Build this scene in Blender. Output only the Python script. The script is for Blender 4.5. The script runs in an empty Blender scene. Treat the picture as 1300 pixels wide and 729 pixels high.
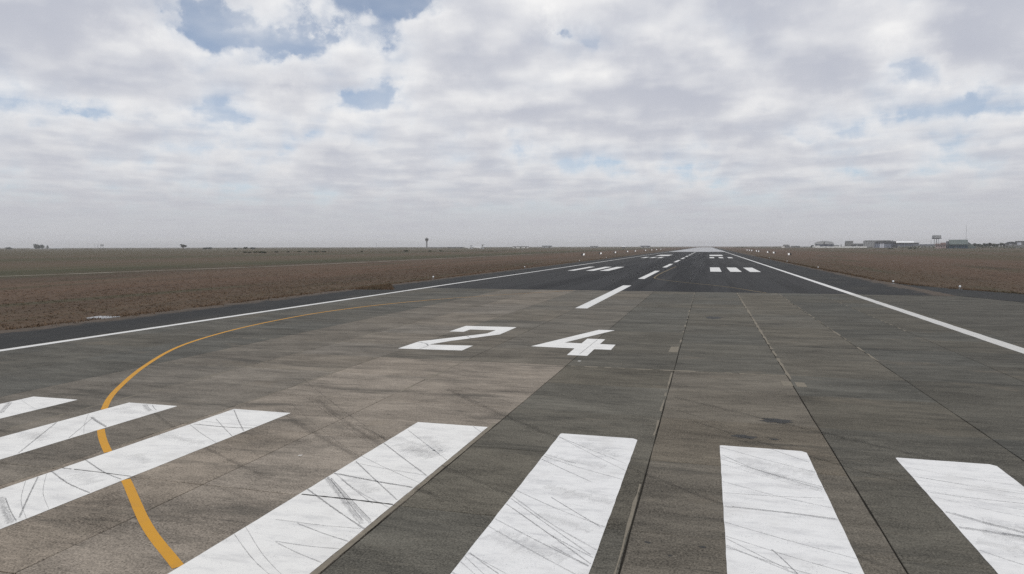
import bpy, bmesh, math, random
import numpy as np
from mathutils import Vector, Matrix

C = bpy.context.scene
COL = C.collection
R = math.radians

# ------------------------------------------------------------------ camera
CAM_F, CAM_YAW, CAM_PITCH, CAM_ROLL = 882.06, 0.274334, -0.058173, -0.002210
CAM_X, CAM_H = 8.7628, 4.4672
cy_, sy_ = math.cos(CAM_YAW), math.sin(CAM_YAW)
FW = Vector((-sy_ * math.cos(CAM_PITCH), cy_ * math.cos(CAM_PITCH), math.sin(CAM_PITCH)))
rt_ = Vector((cy_, sy_, 0)); up_ = rt_.cross(FW)
RT = math.cos(CAM_ROLL) * rt_ + math.sin(CAM_ROLL) * up_
UP = -math.sin(CAM_ROLL) * rt_ + math.cos(CAM_ROLL) * up_
cam = bpy.data.cameras.new('camera')
cam.sensor_fit = 'HORIZONTAL'; cam.sensor_width = 36.0
cam.lens = CAM_F / 1300.0 * 36.0
cam.clip_start = 0.1; cam.clip_end = 30000
camo = bpy.data.objects.new('camera', cam); COL.objects.link(camo)
m = Matrix.Identity(4)
for i in range(3):
    m[i][0] = RT[i]; m[i][1] = UP[i]; m[i][2] = -FW[i]
m[0][3], m[1][3], m[2][3] = CAM_X, 0.0, CAM_H
camo.matrix_world = m
C.camera = camo

# ------------------------------------------------------------------ exposure
C.view_settings.view_transform = 'Standard'
C.view_settings.look = 'None'
C.view_settings.exposure = 0.0
C.view_settings.gamma = 1.0
C.view_settings.use_curve_mapping = False
C.render.engine = 'CYCLES'
C.cycles.max_bounces = 6
C.cycles.volume_bounces = 1
C.cycles.use_denoising = False
C.cycles.use_adaptive_sampling = False

# ------------------------------------------------------------------ node helper
class NT:
    def __init__(s, tree): s.t = tree; s.n = tree.nodes; s.l = tree.links
    def new(s, kind, **kw):
        n = s.n.new(kind)
        for k, v in kw.items(): setattr(n, k, v)
        return n
    def link(s, a, b): s.l.new(a, b)
    def put(s, sock, v):
        if isinstance(v, bpy.types.NodeSocket): s.l.new(v, sock)
        elif isinstance(v, (tuple, list)) and len(v) == 3 and sock.type == 'RGBA': sock.default_value = (*v, 1)
        else: sock.default_value = v
    def math(s, op, a, b=0.0, c=0.0, clamp=False):
        n = s.new('ShaderNodeMath', operation=op, use_clamp=clamp)
        s.put(n.inputs[0], a); s.put(n.inputs[1], b); s.put(n.inputs[2], c)
        return n.outputs[0]
    def vmath(s, op, a, b=(0, 0, 0), scale=None):
        n = s.new('ShaderNodeVectorMath', operation=op)
        s.put(n.inputs[0], a); s.put(n.inputs[1], b)
        if scale is not None: s.put(n.inputs['Scale'], scale)
        return n.outputs['Value'] if op in ('LENGTH', 'DOT_PRODUCT') else n.outputs['Vector']
    def sep(s, v):
        n = s.new('ShaderNodeSeparateXYZ'); s.put(n.inputs[0], v); return n.outputs
    def comb(s, x, y, z):
        n = s.new('ShaderNodeCombineXYZ')
        for i, v in enumerate((x, y, z)): s.put(n.inputs[i], v)
        return n.outputs[0]
    def noise(s, vec, scale=1.0, detail=4.0, rough=0.55, dist=0.0, out='Fac', lac=2.0):
        n = s.new('ShaderNodeTexNoise'); s.put(n.inputs['Vector'], vec)
        n.inputs['Scale'].default_value = scale; n.inputs['Detail'].default_value = detail
        n.inputs['Roughness'].default_value = rough; n.inputs['Distortion'].default_value = dist
        n.inputs['Lacunarity'].default_value = lac
        return n.outputs[out]
    def step(s, v, lo, hi, a=0.0, b=1.0):
        n = s.new('ShaderNodeMapRange', interpolation_type='SMOOTHSTEP')
        s.put(n.inputs['Value'], v); s.put(n.inputs['From Min'], lo); s.put(n.inputs['From Max'], hi)
        s.put(n.inputs['To Min'], a); s.put(n.inputs['To Max'], b)
        return n.outputs['Result']
    def mix(s, f, a, b, mode='MIX'):
        n = s.new('ShaderNodeMix', data_type='RGBA', blend_type=mode)
        s.put(n.inputs[0], f); s.put(n.inputs[6], a); s.put(n.inputs[7], b)
        return n.outputs[2]
    def ramp(s, f, stops):
        n = s.new('ShaderNodeValToRGB'); e = n.color_ramp.elements
        while len(e) < len(stops): e.new(0.5)
        for i, (p, c) in enumerate(stops): e[i].position = p; e[i].color = (*c, 1)
        s.put(n.inputs[0], f); return n.outputs[0]

# ------------------------------------------------------------------ sky and sun
SUN_EL, SUN_AZ = R(56), R(158)          # azimuth measured from the runway direction (+Y) towards +X
world = bpy.data.worlds.new('World'); C.world = world
world.use_nodes = True
wt = world.node_tree; wt.nodes.clear(); N = NT(wt)
dirv = N.vmath('NORMALIZE', N.new('ShaderNodeTexCoord').outputs['Generated'])
sx, sy, sz = N.sep(dirv)
sky = N.new('ShaderNodeTexSky', sky_type='NISHITA')
sky.sun_disc = False; sky.sun_elevation = SUN_EL; sky.sun_rotation = SUN_AZ
sky.altitude = 1600; sky.dust_density = 0.6; sky.air_density = 1.0
bg_sky = N.new('ShaderNodeBackground'); bg_sky.inputs['Strength'].default_value = 0.1
N.link(sky.outputs[0], bg_sky.inputs['Color'])
# real directions (degrees): azimuth from the runway, elevation
az = N.math('MULTIPLY', N.math('ARCTAN2', sx, sy), 57.29578)
el = N.math('MULTIPLY', N.math('ARCSINE', sz), 57.29578)
ae = N.comb(az, el, 0.0)
wn = N.noise(dirv, 9.0, 6.0, 0.62, out='Color')
aew = N.vmath('ADD', ae, N.vmath('MULTIPLY', N.vmath('SUBTRACT', wn, (0.5, 0.5, 0.5)), (11.0, 6.0, 0)))
# openings in the cloud deck (negative) and thick clumps (positive): azimuth, elevation, half widths, weight
CLUMPS = [(-39.0, 17.0, 5.0, 2.2, -.26), (-32.5, 15.9, 6.0, 1.6, -.17), (-26.0, 19.6, 4.5, 1.5, -.25),
          (-27, 12.4, 3.8, 1.0, -.17), (-11.3, 16.4, 2.2, 1.5, -.22), (-48, 9.3, 7, 1.0, -.08), (-41, 14, 3, 1.5, -.10),
          (13, 12.6, 3.4, 2.0, -.16), (17.5, 9.8, 4.0, 1.6, -.16), (10.5, 8.2, 4, .8, -.04),
          (-14.5, 10.0, 5.5, 2.2, .13), (-20.5, 13.6, 4.0, 1.6, .06),
          (-1, 12.6, 9, 2.6, .20), (-4, 9.4, 8, 1.5, .13), (-49, 14.3, 9, 4, .16), (19, 14.5, 5, 3, .12),
          (-33, 12.0, 6, 1.6, .10), (-18, 17, 5, 2.4, .10), (6, 16.5, 9, 3, .13), (3, 7.5, 9, 1.4, .08)]
bias = None
for a0, e0, sa, se, wgt in CLUMPS:
    if wgt < 0: wgt *= .86
    mp = N.new('ShaderNodeMapping', vector_type='TEXTURE')
    N.put(mp.inputs['Vector'], aew)
    mp.inputs['Location'].default_value = (a0, e0, 0); mp.inputs['Scale'].default_value = (sa * 1.7, se * 1.7, 1)
    gr = N.new('ShaderNodeTexGradient', gradient_type='QUADRATIC_SPHERE'); N.link(mp.outputs[0], gr.inputs[0])
    bias = N.math('MULTIPLY_ADD', gr.outputs['Fac'], wgt, 0.0 if bias is None else bias)
zc = N.math('ADD', N.math('MAXIMUM', sz, 0.0), 0.022)
white = N.new('ShaderNodeTexWhiteNoise', noise_dimensions='3D'); N.link(N.vmath('SCALE', dirv, scale=9173.0), white.inputs['Vector'])
jit = white.outputs['Value']            # spreads the layers so that no slice shows
LAYERS = 14; TH = 0.40
trans = None; acc = None
base_c, top_c = (0.50, 0.525, 0.605), (1.02, 1.01, 0.99)
# slow patchiness of the deck, shared by all layers
pb = N.vmath('SCALE', dirv, scale=N.math('DIVIDE', 1.0, zc))
patchy = N.math('MULTIPLY', N.math('SUBTRACT', N.noise(pb, 0.35, 2.0, 0.5), 0.5), 0.30)
bias = N.math('ADD', bias, patchy)
for i in range(LAYERS):
    u = i / (LAYERS - 1)
    h0_ = TH * (i / LAYERS) ** 1.35; h1_ = TH * ((i + 1) / LAYERS) ** 1.35; u = h0_ / TH
    h = N.math('MULTIPLY_ADD', jit, (h1_ - h0_) * .9, 1.0 + h0_)
    p = N.vmath('SCALE', dirv, scale=N.math('DIVIDE', h, zc))
    px_, py_, _ = N.sep(p)
    q = N.comb(px_, py_, N.math('MULTIPLY', h, 0.9))
    n1 = N.noise(q, 1.65, 10.0, 0.60, 0.0)
    ns = N.noise(N.vmath('ADD', q, (0.05, -0.11, 0.13)), 1.65, 8.0, 0.60, 0.0)      # towards the sun: thinner there means a lit flank
    dens = N.math('ADD', n1, bias)
    thr = 0.425 + 0.15 * u
    over = N.math('SUBTRACT', dens, thr)
    al = N.step(over, -0.004, 0.040, 0.0, 0.34)
    deep = N.step(over, 0.0, 0.17)
    shade = N.math('MULTIPLY', deep, 1.0 - 0.80 * u)
    shade = N.math('MULTIPLY_ADD', N.math('SUBTRACT', ns, n1), 3.4, N.math('MULTIPLY_ADD', shade, 0.85, 0.10), clamp=True)
    col = N.mix(shade, top_c, base_c)
    if trans is None:
        trans = N.math('SUBTRACT', 1.0, al); acc = N.vmath('SCALE', col, scale=al)
    else:
        wgt = N.math('MULTIPLY', trans, al)
        acc = N.vmath('ADD', acc, N.vmath('SCALE', col, scale=wgt))
        trans = N.math('MULTIPLY', trans, N.math('SUBTRACT', 1.0, al))
alpha = N.math('SUBTRACT', 1.0, trans)
ccol = N.vmath('SCALE', acc, scale=N.math('DIVIDE', 1.0, N.math('MAXIMUM', alpha, 0.001)))
# thin high veil, then the murk of a dusty horizon
veil = N.step(N.noise(N.vmath('MULTIPLY', dirv, (2.2, 2.2, 6.0)), 1.0, 5, .6), .30, .72, .18, .8)
ccol = N.mix(N.math('SUBTRACT', 1.0, trans), (0.70, 0.74, 0.80), ccol)
alpha = N.math('MAXIMUM', alpha, veil)
murk = N.math('POWER', 2.718, N.math('MULTIPLY', N.math('MAXIMUM', sz, 0.0), -8.0))
murk = N.math('MAXIMUM', murk, N.step(sz, .03, .15, .95, 0.0))
ccol = N.mix(N.math('MULTIPLY', murk, .97), ccol, (0.53, 0.535, 0.575))
alpha = N.math('MAXIMUM', alpha, N.math('MULTIPLY', murk, 1.0))
bg_cl = N.new('ShaderNodeBackground'); bg_cl.inputs['Strength'].default_value = 1.0
N.link(ccol, bg_cl.inputs['Color'])
mx = N.new('ShaderNodeMixShader'); N.link(alpha, mx.inputs[0])
N.link(bg_sky.outputs[0], mx.inputs[1]); N.link(bg_cl.outputs[0], mx.inputs[2])
wo = N.new('ShaderNodeOutputWorld'); N.link(mx.outputs[0], wo.inputs['Surface'])
world.cycles.sampling_method = 'MANUAL'; world.cycles.sample_map_resolution = 512

sun = bpy.data.lights.new('sun', 'SUN'); sun.energy = 1.3; sun.angle = R(12); sun.color = (1, .96, .9)
suno = bpy.data.objects.new('sun', sun); COL.objects.link(suno)
sd = Vector((math.sin(SUN_AZ) * math.cos(SUN_EL), math.cos(SUN_AZ) * math.cos(SUN_EL), math.sin(SUN_EL)))
suno.rotation_euler = (-sd).to_track_quat('-Z', 'Y').to_euler()
suno.location = sd * 500

# ------------------------------------------------------------------ materials
def material(name, build, rough=0.85, spec=0.3, bump=None):
    mt = bpy.data.materials.new(name); mt.use_nodes = True
    n = NT(mt.node_tree); b = mt.node_tree.nodes['Principled BSDF']
    b.inputs['Roughness'].default_value = rough
    b.inputs['Specular IOR Level'].default_value = spec
    P = n.new('ShaderNodeNewGeometry').outputs['Position']
    r = build(n, P, b)
    if r is not None:
        col, hgt, strength, dist = r if isinstance(r, tuple) else (r, None, 0, 0)
        n.put(b.inputs['Base Color'], col)
        if hgt is not None:
            bp = n.new('ShaderNodeBump'); bp.inputs['Strength'].default_value = strength
            bp.inputs['Distance'].default_value = dist
            n.put(bp.inputs['Height'], hgt); n.link(bp.outputs[0], b.inputs['Normal'])
    return mt

def S3(n, P, x, y, z=1.0): return n.vmath('MULTIPLY', P, (x, y, z))

def concrete_nodes(n, P, base):
    big = n.noise(S3(n, P, .22, .6), 1.0, 7, .66, .5)
    mid = n.noise(S3(n, P, .9, 2.2), 1.0, 7, .70, .6)
    streak = n.noise(S3(n, P, 1.1, 7.0), 1.0, 8, .76)
    thin = n.noise(S3(n, P, .55, 8.5), 1.0, 5, .72, .2)
    fine = n.noise(P, 9.0, 5, .78)
    grit = n.noise(P, 30.0, 3, .75)
    speck = n.noise(P, 75.0, 2, .6)
    v = n.math('MULTIPLY_ADD', n.math('SUBTRACT', big, .5), 1.7, 1.0)
    v = n.math('MULTIPLY_ADD', n.math('SUBTRACT', mid, .5), 1.1, v)
    v = n.math('MULTIPLY_ADD', n.math('SUBTRACT', streak, .5), .6, v)
    v = n.math('MULTIPLY_ADD', n.math('SUBTRACT', fine, .5), 1.1, v)
    v = n.math('MULTIPLY_ADD', n.math('SUBTRACT', grit, .5), 3.2, v)
    v = n.math('MAXIMUM', v, 0.22)
    c = n.mix(1.0, base, n.comb(v, v, v), 'MULTIPLY')
    # dried mud and worn laitance in pale tan, rubber film in grey, exposed stones, pits
    c = n.mix(n.step(streak, .57, .74, 0, .5), c, (0.215, 0.186, 0.142))
    c = n.mix(n.step(thin, .62, .70, 0, .55), c, (0.235, 0.205, 0.158))
    c = n.mix(n.step(thin, .40, .30, 0, .5), c, (0.034, 0.033, 0.029))
    c = n.mix(n.step(n.noise(S3(n, P, .16, .8), 1.0, 7, .72, .4), .50, .68, 0, .6), c, (0.044, 0.043, 0.038))
    c = n.mix(n.step(n.noise(S3(n, P, .3, .5), 1.0, 6, .7, .4), .56, .74, 0, .45), c, (0.200, 0.165, 0.125))
    c = n.mix(n.step(speck, .64, .72, 0, .6), c, (0.25, 0.225, 0.19))
    c = n.mix(n.step(grit, .60, .70, 0, .35), c, (0.20, 0.18, 0.15))
    c = n.mix(n.step(n.noise(P, 34.0, 2, .5), .64, .72, 0, .7), c, (0.020, 0.020, 0.018))
    hgt = n.math('ADD', grit, n.math('ADD', speck, fine))
    return c, hgt, .4, .006

def b_slab(n, P, b):
    oi = n.new('ShaderNodeObjectInfo')
    return concrete_nodes(n, P, oi.outputs['Color'])
M = {}
M['slab'] = material('concrete slab', b_slab, .9, .15)
M['concrete'] = material('old concrete', lambda n, P, b: concrete_nodes(n, P, (.088, .083, .070)), .9, .15)
M['joint'] = material('joint grime', lambda n, P, b: n.mix(n.noise(P, 3.0, 3), (.010, .010, .009), (.05, .044, .036)), .95, .1)

def b_asphalt(n, P, b):
    rub = n.noise(S3(n, P, .33, .008), 1.0, 5, .62, .2)
    pat = n.noise(S3(n, P, .05, .03), 1.0, 5, .6)
    fine = n.noise(P, 30.0, 4, .7)
    x = n.sep(P)[0]
    core = n.step(n.math('ABSOLUTE', x), 5.0, 19.0, 0, 1)
    c = n.mix(n.step(rub, .40, .60), (.011, .011, .012), (.029, .029, .030))
    c = n.mix(n.math('MULTIPLY', core, n.step(pat, .3, .7, .15, .75)), c, (.037, .036, .034))
    v = n.math('MULTIPLY_ADD', n.math('SUBTRACT', fine, .5), .9, 1.0)
    v = n.math('MULTIPLY_ADD', n.math('SUBTRACT', n.noise(S3(n, P, .15, 1.2), 1., 5, .65), .5), .5, v)
    c = n.mix(1.0, c, n.comb(v, v, v), 'MULTIPLY')
    return c, fine, .3, .008
M['asphalt'] = material('runway asphalt', b_asphalt, .88, .25)

def b_shoulder(n, P, b):
    pat = n.noise(S3(n, P, .3, .12), 1.0, 6, .62)
    c = n.ramp(pat, [(.3, (.022, .023, .024)), (.55, (.032, .032, .031)), (.8, (.060, .055, .046))])
    fine = n.noise(P, 24.0, 4, .7)
    v = n.math('MULTIPLY_ADD', n.math('SUBTRACT', fine, .5), 1.1, 1.0)
    v = n.math('MULTIPLY_ADD', n.math('SUBTRACT', n.noise(S3(n, P, .5, 3.), 1., 4, .6), .5), .7, v)
    x = n.sep(P)[0]
    creep = n.math('MAXIMUM', n.step(x, -27.9, -24.6, .42, 0.0), n.math('MULTIPLY', n.step(x, 26.8, 29.6, 0.0, .36), n.step(x, 30.6, 30.0)))
    soil = n.noise(S3(n, P, .9, .45), 1.0, 7, .72)
    c = n.mix(n.step(n.math('ADD', soil, creep), .62, .86, 0, .75), c, (.115, .088, .066))
    c = n.mix(n.step(n.noise(S3(n, P, .35, .9), 1.0, 7, .74), .54, .72, 0, .5), c, (.085, .078, .066))
    return n.mix(1.0, c, n.comb(v, v, v), 'MULTIPLY'), fine, .35, .01
M['shoulder'] = material('shoulder asphalt', b_shoulder, .9, .2)
M['mirage'] = material('smooth wet asphalt', lambda n, P, b: n.mix(n.noise(S3(n, P, .3, .02), 1., 4), (.05, .05, .052), (.08, .08, .08)), .06, .6)  # glossy finish stands in for a mirage over dry asphalt

def b_paint(tint, worn=.0, dirt=.5):
    def f(n, P, b):
        st = n.noise(S3(n, P, 1.0, 3.2), 1.0, 8, .76, .1)
        bl = n.noise(P, .8, 6, .65)
        sp = n.noise(P, 38.0, 4, .72)
        hole = n.noise(P, 20.0, 4, .72)
        patch = n.noise(S3(n, P, 1.0, 2.4), 1.2, 6, .72, .1)
        c = n.mix(n.step(st, .44, .74, 0, dirt), tint, (.40, .40, .41))
        c = n.mix(n.step(bl, .46, .78, 0, .4), c, (.48, .465, .445))
        c = n.mix(n.math('MULTIPLY', n.step(sp, .54, .68), n.step(patch, .44, .66, .05, .75)), c, (.22, .22, .225))
        c = n.mix(n.step(hole, .69 - worn, .73 - worn, 0, .85), c, (.085, .08, .075))
        return c, n.math('ADD', sp, n.math('MULTIPLY', hole, -1.0)), .25, .003
    return f
M['paint'] = material('white runway paint', b_paint((.785, .775, .745), .01, .45), .7, .3)
M['paint_grey'] = material('scuffed white runway paint', b_paint((.775, .77, .755), .02, .6), .7, .35)
M['paint_far'] = material('white line paint', b_paint((.72, .715, .69), .01, .45), .7, .3)
M['paint_edge'] = material('worn edge line paint', b_paint((.60, .59, .56), .09, .7), .75, .3)
def b_yellow(n, P, b):
    c = n.mix(n.step(n.noise(P, 3.0, 5, .6), .4, .75, 0, .4), (.58, .285, .022), (.42, .215, .045))
    y = n.sep(P)[1]
    hole = n.noise(S3(n, P, 1, 1), 14.0, 5, .75)
    worn = n.step(y, 30.0, 62.0, 0, .33)
    k = n.math('SUBTRACT', .78, worn)
    return n.mix(n.step(hole, k, n.math('ADD', k, .06), 0, .9), c, (.09, .083, .074))
M['yellow'] = material('yellow taxi line paint', b_yellow, .7, .3)
def b_yellow_old(n, P, b):
    return n.mix(n.step(n.noise(P, 5.0, 5, .7), .38, .62), (.26, .19, .085), (.07, .066, .06))
M['yellow_old'] = material('faded yellow line', b_yellow_old, .8, .2)
def b_rubber(dark, cover):
    def f(n, P, b):
        uv = n.sep(n.new('ShaderNodeUVMap').outputs[0])
        edge = n.math('SUBTRACT', 1.0, n.math('ABSOLUTE', n.math('MULTIPLY_ADD', uv[0], 2.0, -1.0)))
        grain = n.noise(P, 60.0, 4, .75)
        lane = n.noise(n.comb(n.math('MULTIPLY', uv[0], 5.0), n.math('MULTIPLY', uv[1], 1.5), 0.0), 1.0, 3, .6)
        a = n.math('MULTIPLY', n.math('MULTIPLY', n.step(edge, 0.0, 1.0), n.step(grain, .34, .60, .15, 1.0)), n.step(lane, .30, .62, .25, 1.0))
        n.put(b.inputs['Alpha'], n.math('MULTIPLY', a, cover))
        n.put(b.inputs['Base Color'], dark)
    return f
M['rubber'] = material('tyre rubber smear', b_rubber((.13, .13, .135), .75), .8, .2)
M['rubber_dark'] = material('heavy tyre rubber', b_rubber((.045, .045, .05), .85), .8, .2)
M['smudge'] = material('faint rubber smudge', b_rubber((.24, .24, .245), .20), .8, .2)
M['rubber_film'] = material('rubber film on pavement', b_rubber((.018, .018, .018), .30), .8, .2)
M['scuff'] = material('broad rubber scuff', b_rubber((.12, .12, .13), .5), .8, .2)
M['stain'] = material('oil stain', lambda n, P, b: n.mix(n.noise(P, 9.0, 4, .7), (.022, .022, .022), (.05, .048, .044)), .7, .3)
M['sealant'] = material('tan crack filler', lambda n, P, b: n.mix(n.noise(P, 6.0, 5, .7), (.12, .107, .085), (.29, .255, .20)), .9, .2)

def grass_color(n, P):
    x, y, z = n.sep(P)
    wob = n.noise(S3(n, P, .03, .012), 1.0, 5, .62)
    xw = n.math('MULTIPLY_ADD', n.math('SUBTRACT', wob, .5), 34.0, x)
    t = n.math('DIVIDE', n.math('ADD', xw, 400.0), 800.0, clamp=True)
    def k(v): return (v + 400.0) / 800.0
    c = n.ramp(t, [(k(-390), (.125, .112, .078)), (k(-290), (.135, .112, .084)), (k(-235), (.098, .097, .062)), (k(-175), (.145, .112, .086)), (k(-128), (.120, .108, .074)), (k(-113), (.080, .084, .052)),
                   (k(-100), (.088, .086, .056)), (k(-92), (.105, .083, .064)), (k(-76), (.146, .106, .080)), (k(-55), (.150, .104, .078)), (k(-40), (.118, .088, .066)), (k(-30), (.132, .098, .072)),
                   (k(33), (.120, .092, .068)), (k(48), (.138, .098, .074)), (k(80), (.148, .104, .080)), (k(120), (.112, .098, .066)), (k(170), (.140, .108, .082)), (k(240), (.100, .096, .062)), (k(330), (.135, .110, .084))])
    band = n.noise(S3(n, P, .14, .010), 1.0, 7, .68, .2)
    patch = n.noise(S3(n, P, .06, .03), 1.0, 7, .68, .5)
    c = n.mix(n.step(patch, .50, .74, 0, .7), c, (.165, .120, .090))
    c = n.mix(n.step(band, .52, .66, 0, .75), c, (.090, .088, .058))
    c = n.mix(n.step(n.noise(S3(n, P, .13, .02), 1., 7, .70), .54, .68, 0, .65), c, (.086, .066, .052))
    tuft = n.noise(P, 1.1, 7, .74)
    fine = n.noise(P, 9.0, 4, .7)
    v = n.math('MULTIPLY_ADD', n.math('SUBTRACT', tuft, .5), 1.3, .86)
    v = n.math('MULTIPLY_ADD', n.math('SUBTRACT', fine, .5), .7, v)
    v = n.math('MAXIMUM', v, .3)
    c = n.mix(1.0, c, (.86, .82, .76), 'MULTIPLY')
    return n.mix(1.0, c, n.comb(v, v, v), 'MULTIPLY'), tuft, fine
def b_grass(n, P, b):
    c, tuft, fine = grass_color(n, P)
    return c, n.math('ADD', tuft, fine), .3, .04
M['ground'] = material('dry grass ground', b_grass, .95, .1)
def b_blades(n, P, b):
    c, tuft, fine = grass_color(n, n.vmath('MULTIPLY', P, (1, 1, 0)))
    return n.mix(1.0, c, (1.25, 1.2, 1.15), 'MULTIPLY')  # colour lifted above the ground's, since upright blades catch less light
M['blades'] = material('dry grass blades', b_blades, .9, .1)
M['dirt'] = material('pale dirt track', lambda n, P, b: n.mix(n.step(n.noise(P, .08, 4, .6), .30, .55), (.15, .13, .10), (.33, .30, .25)), .95, .1)

def flat(name, c, var=.25, scale=.6, rough=.7, spec=.3, metal=0.0):
    def f(n, P, b):
        b.inputs['Metallic'].default_value = metal
        v = n.math('MULTIPLY_ADD', n.math('SUBTRACT', n.noise(P, scale, 5, .6), .5), 2 * var, 1.0)
        return n.mix(1.0, c, n.comb(v, v, v), 'MULTIPLY')
    return material(name, f, rough, spec)
M['leaf_dark'] = flat('dark leaves', (.022, .034, .022), .6, .5, .8, .2)
M['leaf_olive'] = flat('olive leaves', (.042, .050, .028), .6, .5, .8, .2)
M['bark'] = flat('bark', (.09, .07, .055), .4, 2.0, .9)
M['scrub'] = flat('scrub leaves', (.060, .062, .036), .6, .3, .9, .1)
M['white_wall'] = flat('white wall', (.72, .72, .70), .08, .2)
M['white_roof'] = flat('white painted roof', (.82, .82, .82), .06, .2, .5)
M['grey_wall'] = flat('light grey cladding', (.30, .31, .32), .12, .2)
M['mid_grey'] = flat('grey concrete wall', (.20, .20, .20), .15, .2)
M['dark_grey'] = flat('dark grey cladding', (.055, .06, .07), .2, .2)
M['black'] = flat('black paint', (.012, .012, .013), .1, 1.)
M['navy'] = flat('dark blue cladding', (.035, .045, .075), .2, .2)
M['blue_grey'] = flat('blue grey doors', (.16, .18, .23), .15, .2)
M['steel_roof'] = flat('pale steel roof', (.38, .39, .40), .15, .15, .45)
M['teal'] = flat('teal wall', (.022, .062, .085), .2, .2)
M['green_roof'] = flat('weathered green roof', (.098, .122, .115), .2, .2, .6)
M['red_brick'] = flat('red brown wall', (.12, .075, .066), .25, .3)
M['pink_wall'] = flat('pinkish plaster', (.36, .28, .27), .1, .3)
M['glass'] = flat('window glass', (.03, .035, .04), .1, 1., .15, .6)
M['pale_pane'] = flat('pale glazed panel', (.55, .57, .63), .08, .4, .4)
M['metal'] = flat('galvanised steel', (.32, .32, .32), .15, 2., .5, .4, .4)
M['board_white'] = flat('white marker paint', (.85, .85, .84), .04, 2.)
M['lamp_glass'] = flat('clear lamp glass', (.75, .78, .80), .05, 2., .1, .6)
M['aircraft_white'] = flat('white aircraft paint', (.78, .78, .78), .04, .5, .35, .5)
M['tail_dark'] = flat('dark tail paint', (.03, .03, .035), .1, .5, .4)

# ------------------------------------------------------------------ object helpers
def link(name, me, mat, parent=None):
    o = bpy.data.objects.new(name, me); COL.objects.link(o)
    if mat is not None and not me.materials: me.materials.append(M[mat])
    if parent is not None: o.parent = parent
    return o
def tag(o, label=None, cat=None, group=None, kind=None):
    if label: o['label'] = label
    if cat: o['category'] = cat
    if group: o['group'] = group
    if kind: o['kind'] = kind
    return o
def mesh(name, vs, fs):
    me = bpy.data.meshes.new(name); me.from_pydata([tuple(v) for v in vs], [], fs); me.update(); return me
def empty(name, loc, rz=0.0):
    o = bpy.data.objects.new(name, None); COL.objects.link(o)
    o.empty_display_size = .5; o.location = loc; o.rotation_euler = (0, 0, rz); return o
class MB:
    def __init__(s): s.v = []; s.f = []
    def add(s, vs, fs):
        k = len(s.v); s.v += [tuple(v) for v in vs]; s.f += [[i + k for i in f] for f in fs]; return s
    def box(s, x0, x1, y0, y1, z0, z1):
        return s.add([(x0, y0, z0), (x1, y0, z0), (x1, y1, z0), (x0, y1, z0), (x0, y0, z1), (x1, y0, z1), (x1, y1, z1), (x0, y1, z1)],
                     [(3, 2, 1, 0), (4, 5, 6, 7), (0, 1, 5, 4), (1, 2, 6, 5), (2, 3, 7, 6), (3, 0, 4, 7)])
    def tube(s, p0, p1, r0, r1=None, n=6):
        r1 = r0 if r1 is None else r1
        p0, p1 = Vector(p0), Vector(p1); d = (p1 - p0).normalized()
        a = d.orthogonal().normalized(); b = d.cross(a)
        vs = [p0 + (a * math.cos(t) + b * math.sin(t)) * r0 for t in [2 * math.pi * i / n for i in range(n)]]
        vs += [p1 + (a * math.cos(t) + b * math.sin(t)) * r1 for t in [2 * math.pi * i / n for i in range(n)]]
        fs = [(i, (i + 1) % n, n + (i + 1) % n, n + i) for i in range(n)] + [tuple(range(n))[::-1], tuple(range(n, 2 * n))]
        return s.add(vs, fs)
    def lathe(s, prof, n=12, c=(0, 0, 0)):
        vs = []; k = len(prof)
        for r, z in prof:
            for i in range(n):
                t = 2 * math.pi * i / n; vs.append((c[0] + r * math.cos(t), c[1] + r * math.sin(t), c[2] + z))
        fs = [(j * n + i, j * n + (i + 1) % n, (j + 1) * n + (i + 1) % n, (j + 1) * n + i) for j in range(k - 1) for i in range(n)]
        fs += [tuple(range(n))[::-1], tuple(range((k - 1) * n, k * n))]
        return s.add(vs, fs)
    def prism(s, prof, y0, y1):             # profile in x,z extruded along y
        n = len(prof)
        vs = [(x, y0, z) for x, z in prof] + [(x, y1, z) for x, z in prof]
        return s.add(vs, [(i, (i + 1) % n, n + (i + 1) % n, n + i) for i in range(n)] + [tuple(range(n))[::-1], tuple(range(n, 2 * n))])
    def prism_x(s, prof, x0, x1):           # profile in y,z extruded along x
        n = len(prof)
        vs = [(x0, y, z) for y, z in prof] + [(x1, y, z) for y, z in prof]
        return s.add(vs, [(i, (i + 1) % n, n + (i + 1) % n, n + i) for i in range(n)] + [tuple(range(n))[::-1], tuple(range(n, 2 * n))])
    def mesh(s, name): return mesh(name, s.v, s.f)
    def build(s, name, mat, parent=None): return link(name, s.mesh(name), mat, parent)
def sheet(name, pts, mat, z, parent=None, thick=.003):     # a thin painted sheet with real thickness
    n = len(pts)
    a = sum(pts[i][0] * pts[(i + 1) % n][1] - pts[(i + 1) % n][0] * pts[i][1] for i in range(n))
    if a < 0: pts = pts[::-1]
    vs = [(x, y, z) for x, y in pts] + [(x, y, z - thick) for x, y in pts]
    fs = [tuple(range(n))] + [(i, n + i, n + (i + 1) % n, (i + 1) % n) for i in range(n)]
    return link(name, mesh(name, vs, fs), mat, parent)
def ragged(p0, p1, n, amp, rnd):
    out = []
    for i in range(n):
        t = i / n; k = 0 if i == 0 else amp
        out.append((p0[0] + (p1[0] - p0[0]) * t + rnd.uniform(-k, k), p0[1] + (p1[1] - p0[1]) * t + rnd.uniform(-k, k)))
    return out
def ragged_poly(pts, step, amp, seed):
    rnd = random.Random(seed); out = []
    for i in range(len(pts)):
        a, b = pts[i], pts[(i + 1) % len(pts)]
        out += ragged(a, b, max(1, min(60, int(math.dist(a, b) / step))), amp, rnd)
    return out
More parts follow.
